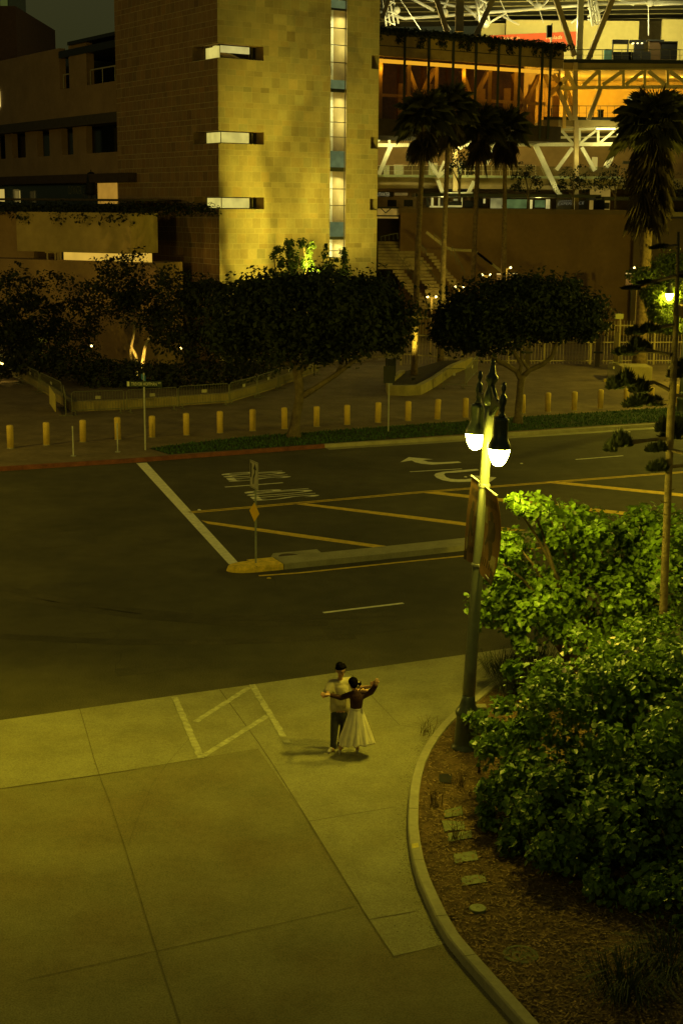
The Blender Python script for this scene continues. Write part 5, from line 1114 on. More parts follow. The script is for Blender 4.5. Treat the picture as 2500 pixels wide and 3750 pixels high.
m = MB(); u0, u1 = pz_(539, 943)[0], pz_(215, 943)[0]; m.poly([PP.at(u0, zls-.02, -.55), PP.at(u1, zls-.02, -.55), PP.at(u1, zlt+.1, -.55), PP.at(u0, zlt+.1, -.55)]); m.obj('lit_slot', glow('lit_slot', (1,.60,.075), .66, .1, 1), pod)
m = MB(); 
for x in (168,197,207,215): m.beam(PP.at(pz_(x,940)[0], zls, -.2), PP.at(pz_(x,940)[0], zlt, -.2), .10)
m.beam(PP.at(pz_(160,930)[0], zlt-.0, -.2), PP.at(pz_(218,930)[0], zlt, -.2), .08); m.obj('slot_bars', TSTEEL, pod)
m = MB(); m.beam(PP.at(0, zf1+.05, -5), PP.at(34, zf1+.05, -5), 8, .12); m.obj('terrace', mat('dark_terrace', (.05,.04,.025), .9, .2), pod)
m = MB(); leaves(m, [tuple(PP.at(u, ztp+.25, -.7)) + (1.2, .7, .45) for u in np.linspace(-5, 16, 18)] + [tuple(PP.at(u, ztp-.35, .15)) + (.9, .3, .5, .6) for u in (0.4, 1.6, 3.4, 5.2, 8)], 3600, .22, .8); tag(m.obj('parapet_planting', LEAF_H), 'dark trailing plants along the podium parapet under the wing', 'plants', kind='stuff')
lamp('podium_wash', 'SPOT', PP.at(2.5, .8, 7), 900, (1,.72,.07), .3, PP.at(3.5, 7, 0), 55, .9)
# far block at the left edge of the sky
c0 = Q(-120, 245, 150); c1 = Q(66, 245, 150); ztop = Q(30, 22, 150).z
t = thing('far_block', 'dark brown block rising at the left edge behind the wing, one lit window', 'building', (c0.x, 150, 0)); m = MB(); m.box(c0.x, c1.x, 150, 170, 0, ztop); m.obj('wall', mat('dark_red_brick', (.10,.055,.03), .9, .15), t)
a, b = Q(0,24,149.9), Q(32,0,149.9); m = MB(); m.box(Q(-60,24,150).x, b.x, 150, 158, ztop, ztop+6); m.obj('penthouse', mat('dark_green_glass', (.03,.05,.03), .2, .1), t); m = MB(); m.box(Q(4,24,150).x, Q(30,24,150).x, 149.8, 149.95, ztop, ztop+6); m.obj('lit_window', glow('dim_green_window', (.5,.6,.12), .10), t)
m = MB(); u0, u1, z0, z1 = wrect(-6, 3, 335, 392); m.box(0,0,0,0,0,0); m = MB(); m.beam(WP.at(u0, (z0+z1)/2, .1), WP.at(u1, (z0+z1)/2, .1), .12, z1-z0); m.obj('wall_lamp', glow('wall_lamp', (1,.85,.3), 1.2), wing)

# ================================================================== BALLPARK STANDS
def S(mb, x0, y0, x1, y1, wpx, Y=120.0, dep=.3): return mb.beam(Q(x0, y0, Y), Q(x1, y1, Y), wpx*Y/FPX, dep, up=Vector((0, 1, 0)))
def SB(mb, x0, x1, y0, y1, Y, dep):
    a, b = Q((x0), (y0+y1)/2, Y), Q(x1, (y0+y1)/2, Y); c, d = Q((x0+x1)/2, y1, Y).z, Q((x0+x1)/2, y0, Y).z
    return mb.box(a.x, b.x, Y, Y+dep, c, d)
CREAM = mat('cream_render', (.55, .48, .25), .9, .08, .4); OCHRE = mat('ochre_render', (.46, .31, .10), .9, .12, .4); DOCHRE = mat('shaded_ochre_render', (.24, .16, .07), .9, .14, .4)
SLAB = mat('slab_concrete', (.33, .26, .12), .9, .12, .8); RAIL = mat('grey_rail', (.12, .12, .08), .6, .1); ROOFM = mat('dark_roof_deck', (.06, .055, .04), .8, .15, .6)
stand = thing('ballpark_stand', 'multi-level ballpark grandstand of tan steel trusses and glowing orange walls, upper right', 'stadium', tuple(Q(2000, 1000, 120)))
# retaining wall and concourse floor
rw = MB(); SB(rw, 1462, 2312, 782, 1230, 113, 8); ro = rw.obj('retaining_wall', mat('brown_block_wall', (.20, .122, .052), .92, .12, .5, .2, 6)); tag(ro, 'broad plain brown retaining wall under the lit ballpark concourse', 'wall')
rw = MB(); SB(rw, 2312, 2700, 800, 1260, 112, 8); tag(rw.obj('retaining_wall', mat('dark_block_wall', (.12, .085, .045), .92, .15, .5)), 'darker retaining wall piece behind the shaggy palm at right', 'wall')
rw = MB(); SB(rw, 1458, 2316, 765, 783, 112.8, .5); tag(rw.obj('wall_coping', mat('brown_coping', (.16, .11, .055), .9, .1)), 'dark coping along the top of the broad brown retaining wall', 'coping')
fl = MB(); z = Q(1900, 772, 113).z; fl.box(Q(1370,772,113).x, Q(2800,772,113).x, 113.6, 150, z-.4, z); fl.obj('concourse_floor', SLAB, stand)
# back walls per level (front plane 128)
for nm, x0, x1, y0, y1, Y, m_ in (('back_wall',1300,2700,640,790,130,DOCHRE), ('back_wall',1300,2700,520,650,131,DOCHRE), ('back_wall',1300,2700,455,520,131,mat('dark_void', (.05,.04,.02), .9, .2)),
                                 ('back_wall',1900,2800,325,455,129,OCHRE), ('back_wall',1900,2800,225,330,129.5,OCHRE), ('back_wall',1850,2335,75,235,134,CREAM), ('back_wall',2335,2420,75,235,136,mat('dark_void', (.05,.04,.02))), ('back_wall',2420,2800,72,235,134,CREAM)):
    m = MB(); SB(m, x0, x1, y0, y1, Y, .4); m.obj(nm, m_, stand)
m = MB(); SB(m, 1760, 1860, 85, 240, 134.5, .4); m.obj('back_wall', CREAM, stand)
# floor slabs and fascias
for x0, x1, y0, y1, Y, dep in ((1300,1970,650,690,120,10), (1960,2700,652,692,120.4,10), (1990,2700,440,464,119.5,11), (2062,2700,230,257,119,14)):
    m = MB(); SB(m, x0, x1, y0, y1, Y, dep); m.obj('deck_slab', SLAB, stand)
m = MB(); SB(m, 2062, 2700, 219, 232, 118.8, .4); SB(m, 1990, 2700, 430, 441, 119.3, .3); objs(m, 'slab_nosing', DARK, stand)
m = MB(); SB(m, 1300, 2260, 677, 692, 119.9, .2); SB(m, 1300, 1660, 668, 678, 119.7, .3); objs(m, 'soffit_pipe', TSTEEL, stand)
# mid-level truss (pale steel)
m = MB(); S(m, 1340,532, 2290,528, 12, 119.6, .4); S(m, 1340,482, 1520,478, 6, 119.6); S(m, 1960,476, 2290,470, 7, 119.6); S(m, 1890,503,2120,500,3,121); S(m, 1960,507,2260,500,4,122)
for x in (1425,1962,2030,2120,2188,2262): S(m, x,478, x,530, 8, 119.6)
for a in ((1370,528,1415,485),(1500,485,1545,530),(1580,490,1610,530),(2055,478,2095,525),(2122,525,2180,478),(2194,524,2245,480),(2000,500,2028,522)): S(m, *a, 8, 119.5)
m.obj('mid_truss', WSTEEL, stand)
m = MB(); S(m, 1432,530, 1386,640, 15, 119.4, .5); S(m, 1660,512,1690,545,12,119.4); S(m, 1812,538, 1778,600, 16, 119.4, .5); S(m, 1958,530, 2035,695, 17, 119.2, .5); S(m, 2094,542, 2036,622, 12, 119.4); S(m, 2128,540, 2176,625, 12, 119.4); S(m, 2256,540, 2216,612, 17, 119.4, .5); S(m, 1570,590,1600,640,12,119.4); S(m, 1625,590,1605,640,8,119.4)
S(m, 1660,600, 1600,650, 12,119.5); S(m, 1602,660,1620,708,13,119.3); S(m, 1735,665,1706,720,13,119.3); S(m, 1612,707,1730,706,5,119.3); S(m, 2028,685,2050,716,15,119.3)
objs(m, 'raking_strut', WSTEEL, stand)
m = MB(); S(m, 2108,440, 2108,780, 15, 119.3, .5); S(m, 2104,230, 2104,440, 16, 119.0, .5); S(m, 1665,545,1665,700,16,119.3,.5); objs(m, 'column', TSTEEL, stand)
# upper truss and its V columns
m = MB(); S(m, 2060,322, 2700,316, 11, 118.9, .4); S(m, 2060,258,2700,251,5,118.9)
for x in (2045,2192,2280,2358,2442,2530): S(m, x,258, x,322, 9, 118.9)
for a in ((2132,315,2188,262),(2205,312,2275,262),(2288,312,2352,262),(2372,262,2435,312),(2450,262,2520,312),(2060,320,2010,258),(2075,262,2100,318),(1990,262,2012,320),(2012,348,2080,275)): S(m, *a, 13, 118.8)
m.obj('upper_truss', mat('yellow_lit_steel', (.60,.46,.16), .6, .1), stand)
m = MB(); S(m, 2042,328, 2092,440, 14, 118.8, .4); S(m, 2196,326, 2152,440, 15, 118.8, .4); S(m, 2012,326, 2105,324, 10, 118.9); objs(m, 'raking_strut', TSTEEL, stand)
# railings
def railing(x0, x1, yt, yb, Y, n, ma=RAIL):
    m = MB(); S(m, x0, yt, x1, yt, 2.6, Y, .06); S(m, x0, (yt+yb)/2, x1, (yt+yb)/2, 1.2, Y, .03)
    for k in range(n+1): x = x0+(x1-x0)*k/n; S(m, x, yt, x, yb, 1.6, Y, .05)
    return m.obj('railing', ma, stand)
railing(1990, 2300, 388, 440, 119.4, 12); railing(2062, 2700, 182, 222, 118.9, 18); railing(1380, 1960, 606, 645, 119.8, 18, mat('pale_rail', (.40,.36,.22)))
m = MB(); SB(m, 1380, 2260, 608, 645, 119.9, .03); m.obj('glass_balustrade', GLS_C, stand); m = MB(); SB(m, 1380, 2270, 643, 652, 119.7, .3); m.obj('balustrade_channel', mat('pale_green_steel', (.36,.40,.24), .6, .1), stand)
for x0, x1, y0, y1 in ((1442,1475,603,645),(1404,1425,605,645),(1568,1600,597,640),(1660,1690,590,645),(2166,2186,575,622),(2300,2330,352,415),(2440,2462,352,400),(2296,2310,352,420)):
    m = MB(); SB(m, x0, x1, y0, y1, 129.0 if y0 > 500 else 128, .2); m.obj('lit_doorway', glow('lit_doorway', (1,.76,.16), .45), stand)
m = MB(); SB(m, 1486,1524, 560,590, 129.5, .1); SB(m, 1500,1512,583,590,129.2,.2); SB(m, 2280,2312,590,600,129,.2); objs(m, 'wall_equipment', DARK, stand)
# concourse shops
shop = thing('concourse_shops', 'row of dark shop fronts with bright glazing under the concourse canopy', 'shop', tuple(Q(1800, 770, 124)))
m = MB(); SB(m, 1520, 2200, 710, 722, 118, 6); SB(m, 2180, 2700, 722, 735, 118, 5); objs(m, 'canopy', DARK, shop)
m = MB(); SB(m, 1300, 1530, 690, 775, 125, .4); SB(m, 1530, 2160, 722, 775, 126, .4); SB(m, 2230, 2700, 690, 775, 125.5, .4); objs(m, 'shop_wall', mat('dark_shop_wall', (.13,.09,.04), .9, .2, 1), shop)
for nm, col, st, rs in (('lit_shop_pane', (1,.84,.22), .42, ((1578,1586,724,760),(1604,1610,724,758),(1540,1543,724,757),(1688,1692,724,758),(1572,1640,754,760),(1640,1690,752,759))),
                        ('teal_shop_window', (.42,.62,.17), .16, ((1850,1935,730,763),(1957,1995,733,760))), ('pale_shop_window', (.9,.8,.25), .22, ((1795,1845,726,763),(1660,1675,728,735))),
                        ('bright_door_jamb', (1,.85,.25), .55, ((1940,1948,732,764),(1998,2004,730,764),(2006,2012,730,764),(1769,1776,728,745)))):
    m = MB()
    for r_ in rs: SB(m, *r_, 124.5 - (.3 if nm == 'bright_door_jamb' else 0), .15)
    objs(m, nm, glow(nm, col, st, .3, 1.5), shop)
m = MB()
for r_ in ((1615,1636,728,754),(1700,1738,735,760),(1745,1768,726,760),(1640,1690,738,752),(1560,1572,724,758)): SB(m, *r_, 124.3, .2)
objs(m, 'shop_furniture', BLACK, shop)
m = MB(); SB(m, 2160, 2232, 690, 770, 124.6, .4); m.obj('lit_arch_wall', glow('lit_arch_wall', (1,.66,.10), .20, .1), shop); m = MB(); SB(m, 2172, 2212, 727, 768, 124.4, .2); dr = m.obj('door', DARK, shop); m = MB(); SB(m, 2212, 2230, 742, 765, 124.4, .2); m.obj('louvre', RAIL, shop)  # arch wall: lamplight put into the material as glow
m = MB(); a, b, c = Q(1374,719,124.7), Q(1426,719,124.7), Q(1374,705,124.7); word(m, 'CUTWATER', a, b, c); m.obj('shop_lettering', glow('pale_lit_letters', (.9,.75,.3), .30), shop)
m = MB(); SB(m, 1372, 1440, 702, 721, 124.9, .08); m.obj('sign_board', BLACK, shop)
m = MB(); SB(m, 1444, 1474, 706, 716, 124.7, .1); SB(m, 1474, 1492, 706, 716, 124.6, .1); m.obj('poster_strip', glow('yellow_poster', (.9,.6,.12), .14), shop); m = MB(); a, b, c = Q(1446,713,124.5), Q(1472,713,124.5), Q(1446,708,124.5); word(m, 'CUTWATER', a, b, c); m.obj('poster_lettering', BLACK, shop)
m = MB(); SB(m, 2036, 2150, 730, 770, 123.8, .2); bp = m.obj('billboard', mat('charcoal_board', (.045,.04,.03), .8, .15), shop)
m = MB(); a, b, c = Q(2040,752,123.6), Q(2136,748,123.6), Q(2042,742,123.6); word(m, 'EXPERIENCE', a, b, c); a, b, c = Q(2044,740,123.6), Q(2100,737,123.6), Q(2045,735,123.6); word(m, 'GERMAN', a, b, c); m.obj('billboard_lettering', glow('grey_letters', (.7,.62,.3), .16), bp)
for x0 in (1620, 1682):
    m = MB(); SB(m, x0, x0+34, 676, 703, 123.0, .15); pn_ = m.obj('team_panel', mat('charcoal_board', (.045,.04,.03)), shop); m = MB(); a, b, c = Q(x0+6,694,122.8), Q(x0+29,694,122.8), Q(x0+6,685,122.8); word(m, 'PADRES', a, b, c); m.obj('team_lettering', glow('grey_letters', (.7,.62,.3), .16), pn_)
# bar ledge with tables left of the stairs
t = thing('bar_ledge', 'lit counter ledge with crossed braces beside the stone tower edge', 'counter', tuple(Q(1420, 790, 112))); m = MB(); SB(m, 1370, 1460, 757, 763, 112, 1.0); SB(m, 1370,1458,788,793,112,.5); objs(m, 'counter_top', DARK, t)
m = MB(); SB(m, 1370, 1458, 764, 800, 113.2, .2); m.obj('lit_back', glow('lit_counter_back', (1,.62,.09), .20, .2, 2), t); m = MB()  # counter back glows: the light falling on it is put into the material
for a in ((1393,762,1412,780),(1432,762,1412,780),(1380,762,1380,795),(1455,762,1455,795)): S(m, *a, 3, 112.2, .1)
objs(m, 'brace', DARK, t)
for x in (1418, 1478):
    t = thing('dark_monitor', 'dark square screen above the counter, %s' % ('left one' if x < 1450 else 'right one by the palm'), 'screen', tuple(Q(x, 745, 113)), 'screens above the counter'); m = MB(); SB(m, x, x+33, 732, 756, 113, .15); m.obj('screen', BLACK, t); m = MB(); SB(m, x+14, x+18, 756, 758, 113, .1); m.obj('stand', DARK, t)
# fluorescent fixture
t = thing('fluorescent_fixture', 'long white fluorescent lamp under the upper deck beside the shaggy palm', 'light fixture', tuple(Q(2218, 472, 118))); m = MB(); SB(m, 2182, 2252, 469, 475, 118, .15); m.obj('tube', glow('fluorescent', (1,.92,.38), 3.2), t); m = MB(); SB(m, 2176, 2258, 463, 467, 118, .3); m.obj('reflector', WSTEEL, t)
t = thing('fluorescent_fixture', 'short white fluorescent lamp beside the stone tower edge', 'light fixture', tuple(Q(1420, 486, 118))); m = MB(); SB(m, 1402, 1446, 484, 489, 118, .15); m.obj('tube', glow('fluorescent', (1,.92,.38), 3.2), t); m = MB(); SB(m, 1398, 1460, 475, 478, 118, .3); m.obj('reflector', WSTEEL, t)
# upper concourse carts
def sil(name, lab, cat, rects, Y=124.0, ma=BLACK, grp=None):
    x = sum(r_[1][0] for r_ in rects)/len(rects); t = thing(name, lab, cat, tuple(Q(x, 222, Y)), grp)
    for nm, r_, mm in rects: m = MB(); SB(m, *r_, Y - (.2 if mm else 0), .5); m.obj(nm, mm or ma, t)
    return t
sil('vendor_cart', 'dark vendor cart with a scalloped awning and thin posts on the upper deck', 'cart', [('awning',(2242,2300,145,160),None),('post',(2242,2244,160,200),None),('post',(2298,2300,160,200),None),('counter',(2245,2315,190,220),None)])
sil('vendor_booth', 'dark vendor booth with three bright lamps on the upper deck', 'booth', [('awning',(2305,2365,146,158),None),('counter',(2300,2380,190,220),None),('post',(2322,2355,158,190),None),('bulb',(2315,2320,156,160),glow('bulb', (1,.85,.3), 3)),('bulb',(2331,2336,156,160),glow('bulb', (1,.85,.3), 3)),('bulb',(2347,2352,156,160),glow('bulb', (1,.85,.3), 3))])
sil('brown_kiosk', 'brown kiosk box between the booth and the black container', 'kiosk', [('body',(2375,2420,148,220),None),('top',(2370,2430,145,150),DARK)], 124.3, mat('brown_kiosk_paint', (.10,.06,.025), .8, .1))
sil('black_container', 'tall black container box at the right of the upper deck', 'container', [('body',(2420,2478,154,218),None),('top_rail',(2416,2480,151,155),DARK)])
sil('teal_panel', 'small teal notice panel behind the upper railing', 'panel', [('panel',(2212,2240,180,218),None),('foot',(2222,2230,218,221),DARK)], 123.5, mat('teal_panel_paint', (.10,.22,.20), .7, .15, 3))
sil('waste_bin', 'small dark bin on the orange lit deck', 'bin', [('body',(2190,2208,405,430),None),('lid',(2188,2210,401,406),DARK)], 121); sil('stacked_chairs', 'stack of dark chairs on the orange lit deck', 'chairs', [('chair_stack',(2018,2044,396,432),None),('chair_back',(2024,2030,392,400),DARK)], 121)
# red banner with script
rb = thing('red_banner', 'long red banner with white script lettering on the pale upper wall', 'banner', tuple(Q(1950, 165, 133)))
a, b, c, d = Q(1790,183,133), Q(2112,166,133), Q(1790,130,133), Q(2112,115,133); m = MB(); m.add([a, b, d, c] + [p + Vector((0,.06,0)) for p in (a, b, d, c)], [(0,1,2,3),(7,6,5,4),(0,4,5,1),(1,5,6,2),(2,6,7,3),(3,7,4,0)]); cl = m.obj('cloth', mat('red_banner_cloth', (.50,.085,.045), .8, .1), rb)
m = MB(); 
for x in (1842, 1998): a, b, c = Q(x,146 if x < 1900 else 144,132.9), Q(x+58,143 if x < 1900 else 142,132.9), Q(x+3,136 if x < 1900 else 131,132.9); word(m, 'Nelads', a, b, c)
a, b, c = Q(2049,163,132.9), Q(2072,162,132.9), Q(2050,155,132.9); word(m, 'Est.', a, b, c); m.obj('banner_script', mat('white_script', (.62,.58,.40), .8, .05), cl)
# hanging dark speaker
sil('loudspeaker', 'dark hanging loudspeaker box before the red banner', 'loudspeaker', [('cabinet',(2002,2018,92,136),None),('pole',(2017,2020,85,200),DARK)], 117.5)
# roof: columns, struts and white space-frame
roof = thing('roof_canopy', 'dark ballpark roof canopy carried on a white tubular space frame at the top right', 'roof', tuple(Q(2000, 0, 126)))
m = MB(); a = Q(1380,-40,122); m.add([Q(1340,100,140), Q(2800,82,140), Q(2800,-260,118), Q(1340,-240,118)], [(0,1,2,3)]); m.obj('roof_deck', ROOFM, roof)
m = MB()
for k in range(12): y = 72 - k*17; S(m, 1330, y+8, 2750, y-8, 2.5, 136-k*1.2, .15)
m.obj('roof_purlin', mat('dim_purlin', (.22,.20,.12), .7, .1), roof)
m = MB()
for pts, r_ in (([(1340,30),(1480,68),(1600,60),(1760,48),(1960,32),(2200,14),(2560,2)],7), ([(1560,-5),(1660,22),(1740,25)],6), ([(1500,-10),(1590,40)],7), ([(1640,-5),(1618,45)],6), ([(1780,90),(1850,48)],5), ([(1840,60),(1900,92)],5), ([(1920,-10),(1960,22)],6), ([(2010,-8),(1985,22)],6), ([(2090,85),(2130,55)],5), ([(1700,22),(1760,78)],7), ([(2150,62),(2210,35)],5), ([(2260,-5),(2320,18)],6), ([(2420,-10),(2390,16)],6),([(2390,16),(2560,10)],7)):
    m.tube([Q(x, y, 124.5) for x, y in pts], r_*124.5/FPX*.75, 8)
for k, (x0, dx) in enumerate(((1395,60),(1740,45),(2150,40))):   # bundled vertical trusses
    for j in range(4):
        m.tube([Q(x0+j*dx*.22, -20, 123+j*.5), Q(x0+18+j*dx*.25, 96-j*3, 123+j*.5)], .10, 6)
    for j in range(5): m.tube([Q(x0+(j%2)*dx*.7, -10+j*20, 123.2), Q(x0+((j+1)%2)*dx*.7+10, 12+j*20, 123.2)], .06, 6)
m.obj('space_frame', WSTEEL, roof, True)
m = MB(); 
for x, y in ((1450,38),(1625,47),(1968,24),(2378,10),(1776,88)): m.ball(Q(x,y,124.4), .34, 10, 7)
objs(m, 'frame_node', WSTEEL, roof, 1, True)
m = MB(); S(m, 1683,-20, 1680,116, 28, 121, .6); m.obj('column', TSTEEL, roof); m = MB(); S(m, 2126,-20, 2118,222, 20, 120.5, .5); m.obj('column', WSTEEL, roof)
m = MB(); S(m, 1592,-20, 1636,118, 17, 121.5, .5); S(m, 2028,-20, 2102,205, 17, 120.2, .5); S(m, 1812,-20, 1740,132, 18, 121, .5); S(m, 2248,-20, 2152,218, 17, 120.2, .5); S(m, 1425,-10,1398,70,14,121,.4); objs(m, 'raking_strut', TSTEEL, roof)
m = MB()
for a in ((1460,-10,1540,110),(1700,20,1650,-10),(1830,0,1860,65),(1962,0,1988,85),(2372,20,2372,130),(1625,72,1650,110)): m.tube([Q(a[0],a[1],123), Q(a[2],a[3],123)], .035, 5)
objs(m, 'hanger_rod', WSTEEL, roof)

# ---- glass pavilion jutting out over the stairs
GA = Q(1386, 200, 108.0); GP = Plane((GA.x, GA.y), (.86, .51)); gz = lambda x, y: GP.uz(x, y)
pav = thing('glass_pavilion', 'amber glass pavilion box with dark posts and trailing plants on its roof edge', 'pavilion', (GA.x, GA.y, 0))
UE_ = gz(2062, 240)[0]; zt, zl, zb2 = gz(1700, 150)[1], gz(1700, 226)[1], gz(1700, 448)[1]; zr = gz(1700, 128)[1]
m = MB(); m.beam(GP.at(-4, (zt+zl)/2, -.2), GP.at(UE_, (zt+zl)/2, -.2), .35, zt-zl); m.obj('timber_fascia', mat('brown_boarding', (.36,.235,.085), .85, .15, 2), pav)
m = MB(); m.beam(GP.at(-4, zl+(zt-zl)*.48, -.02), GP.at(UE_, zl+(zt-zl)*.48, -.02), .03, .05); m.obj('fascia_joint', DARK, pav)
m = MB(); m.beam(GP.at(-4, zt+.15, -3), GP.at(UE_, zt+.15, -3), 6.2, .35); m.obj('roof', ROOFM, pav)
m = MB(); m.beam(GP.at(-4, zb2-.6, -3), GP.at(UE_, zb2-.6, -3), 6, 1.2); m.obj('floor_band', mat('dark_floor_band', (.07,.05,.025), .85, .15), pav)
m = MB()
for x in (1478,1566,1655,1738,1820,1898,1980,2010): u = gz(x, 300)[0]; m.beam(GP.at(u, zb2-1.0, .06), GP.at(u, zt+.1, .06), .18, .18)
m.obj('post', DARK, pav)
m = MB(); m.poly([GP.at(-4, zb2, -.35), GP.at(UE_, zb2, -.35), GP.at(UE_, zl, -.35), GP.at(-4, zl, -.35)]); m.obj('glazing', GLS_A, pav)
m = MB(); m.poly([GP.at(-4, zb2, -5), GP.at(UE_, zb2, -5), GP.at(UE_, zt, -5), GP.at(-4, zt, -5)]); m.obj('inner_wall', mat('amber_inner_wall', (.15,.08,.022), .9, .4, .9), pav)
m = MB(); 
for d in (.8, 1.4): m.beam(GP.at(-4, zl-.10-.12*d, -d), GP.at(UE_+.1, zl-.10-.12*d, -d), .18, .12)
m.obj('cove_light', glow('amber_cove', (1,.58,.045), 1.9), pav)
m = MB(); H_ = zl - zb2
for k in range(8):
    u = 1.2 + k*2.5; m.beam(GP.at(u, zb2, -1.6), GP.at(u, zl, -1.6), .26); m.beam(GP.at(u+.2, zl-.4, -2.2), GP.at(u+(1.9 if k%2 else -1.9), zb2+.4, -2.2), .30); m.beam(GP.at(u+.6, zb2+.1, -3.5), GP.at(u+.6, zb2+H_*R.uniform(.45,.8), -3.5), .55)
m.beam(GP.at(-4, zb2+H_*.42, -2.2), GP.at(UE_, zb2+H_*.42, -2.2), .25, .22); m.obj('inner_frame', mat('amber_lit_steel', (.62,.42,.13), .6, .12), pav)
m = MB(); leaves(m, [tuple(GP.at(u, zt+.30-.01*u, .05)) + (.9, .35, .34) for u in np.linspace(-1, UE_, 26)] + [tuple(GP.at(u, zt-.35, .15)) + (.45, .22, .45, .8) for u in np.linspace(.5, UE_-.5, 11)+NP.normal(size=11)*.5], 5200, .24, .9); tag(m.obj('roof_planting', LEAF_H), 'dark trailing plants along the roof edge of the amber glass pavilion', 'plants', kind='stuff')
for u in np.linspace(1, UE_-1, 5): lamp('pavilion_light', 'POINT', GP.at(u, zl-.7, -1.15), 62, (1,.55,.045), .3)
# interior lamps of the stands
for x, y, Y, p, c in ((2010,300,125,360,ORA),(2180,380,125,300,ORA),(2340,290,125,300,(1,.60,.05)),(2480,290,125,260,(1,.58,.05)),(2060,385,124,320,(1,.6,.05)), (1900,130,128,420,PALE),(2150,110,128,420,PALE),(2350,120,128,380,PALE),(2560,120,128,300,PALE),
                      (1450,560,124,110,PALE),(1650,560,124,170,PALE),(1820,560,124,110,(1,.8,.15)),(2220,490,123,150,PALE),(2180,590,124,120,PALE),(1620,735,122,60,PALE),(1970,742,122,60,PALE),(1420,690,121,50,ORA),(2000,670,125,50,(1,.75,.12))):
    lamp('stand_light', 'POINT', Q(x, y, Y), p * (1.7 if c[1] < .65 else 2.3), c, .3)
for x, y, p in ((1500,60,360),(1800,70,420),(2080,60,420),(2400,50,360)): lamp('roof_light', 'POINT', Q(x, y+30, 121.8 if x != 2080 else 122), p, (1,.90,.36), .3)
for x, y, p in ((1425,512,200),(1500,560,30),(1690,530,300),(1780,560,30),(2120,575,60),(2235,510,220),(2010,560,30),(1660,690,70),(2030,690,25)): lamp('truss_light', 'POINT', Q(x,y,118.0), p, (1,.88,.26), .2)

# ================================================================== STAIRS, FENCE, PATH LAMPS
stair = thing('stone_stairs', 'dim flights of stone steps descending right between dark planters beside the tower', 'stairs', tuple(Q(1550, 1150, 106)))
TREAD = mat('tread_stone', (.34,.27,.14), .9, .2, 2)
for nm, x0, y0, dx, dy, n, w, dw, Y0 in (('upper_flight',1384,885,8,11.5,9,112,7,114), ('lower_flight',1482,945,9,12,14,52,0,112), ('lower_flight',1562,927,9.2,11.8,12,26,2.2,112), ('lower_flight',1438,990,9,12,12,42,0,111), ('bottom_flight',1556,1062,2,10,7,52,0,107)):
    m = MB()
    for k in range(n): Y = Y0 - k*.34; SB(m, x0+dx*k*(0 if nm == 'upper_flight' else 1), x0+dx*k+w+dw*k*.4, y0+dy*k, y0+dy*k+9.5, Y, .5)
    m.obj(nm, TREAD, stair)
m = MB(); SB(m, 1370, 1475, 793, 1110, 116, 2); SB(m, 1470,1800, 850,1240,115,1); objs(m, 'stair_core', mat('dark_stair_stone', (.05,.035,.02), .9, .2), stair)
m = MB(); 
for a in ((1560,850,1634,908),(1634,908,1650,912),(1648,914,1736,918),(1736,918,1800,968),(1745,925,1832,992)): S(m, *a, 9, 110.5, .5)
objs(m, 'sloping_coping', mat('pale_coping', (.34,.29,.15), .9, .15, 2), stair)
m = MB()
for a in ((1395,880,1455,868),(1538,905,1560,930),(1590,870,1670,960),(1455,945,1530,1045),(1540,965,1640,1085),(1655,915,1700,1010)):
    S(m, a[0], a[1]-14, a[2], a[3]-14, 1.6, 109, .06)
    for k in range(5): s = k/4; x, y = a[0]+(a[2]-a[0])*s, a[1]+(a[3]-a[1])*s; S(m, x, y-14, x, y+8, 1.5, 109, .05)
m.obj('stair_handrail', RAIL, stair)
lamp('stair_light', 'POINT', Q(1560, 1010, 104), 110, (1,.72,.10), .2); lamp('stair_light', 'POINT', Q(1600, 930, 106), 80, (1,.72,.10), .2)
def bar_fence(name, lab, pts, h, step, ma, post=3.0, z0=.2):
    t = thing(name, lab, 'fence', pts[0], 'tall steel bar fences'); m = MB(); f = MB(); q = MB()
    for a, b in zip(pts, pts[1:]):
        a, b = Vector(a), Vector(b); L = (b-a).length; n = int(L/step)
        for k in range(n): p = a.lerp(b, k/n); m.beam((p.x,p.y,z0), (p.x,p.y,z0+h), .055, .03)
        for zz in (.25, h*.52, h-.25): f.beam(a + Vector((0,0,zz)), b + Vector((0,0,zz)), .04, .07)
        for k in range(int(L/post)+1): p = a.lerp(b, min(1, k*post/L)); q.beam((p.x,p.y,0), (p.x,p.y,z0+h+.1), .12)
    m.obj('bars', ma, t); f.obj('rails', ma, t); q.obj('posts', ma, t); return t
FEN = mat('tan_fence_steel', (.34,.27,.13), .6, .15, 3)
bar_fence('bar_fence', 'tall tan bar fence behind the uplit palm, brightly lit from below', [Q(1468,1310,90), Q(1600,1320,90.5), Q(1680,1330,91.5)], 2.9, .19, FEN)
bar_fence('bar_fence', 'long low bar fence behind the big leaning tree, half in shadow', [tuple(P(1180,1340,.15)), tuple(P(1470,1312,.15))], 1.5, .2, FEN)
bar_fence('bar_fence', 'long tan bar gate fence across the back of the open plaza', [tuple(P(1690,1335,.15)), tuple(P(1990,1335,.15)), tuple(P(2390,1335,.15)), tuple(P(2700,1330,.15))], 2.75, .20, FEN)
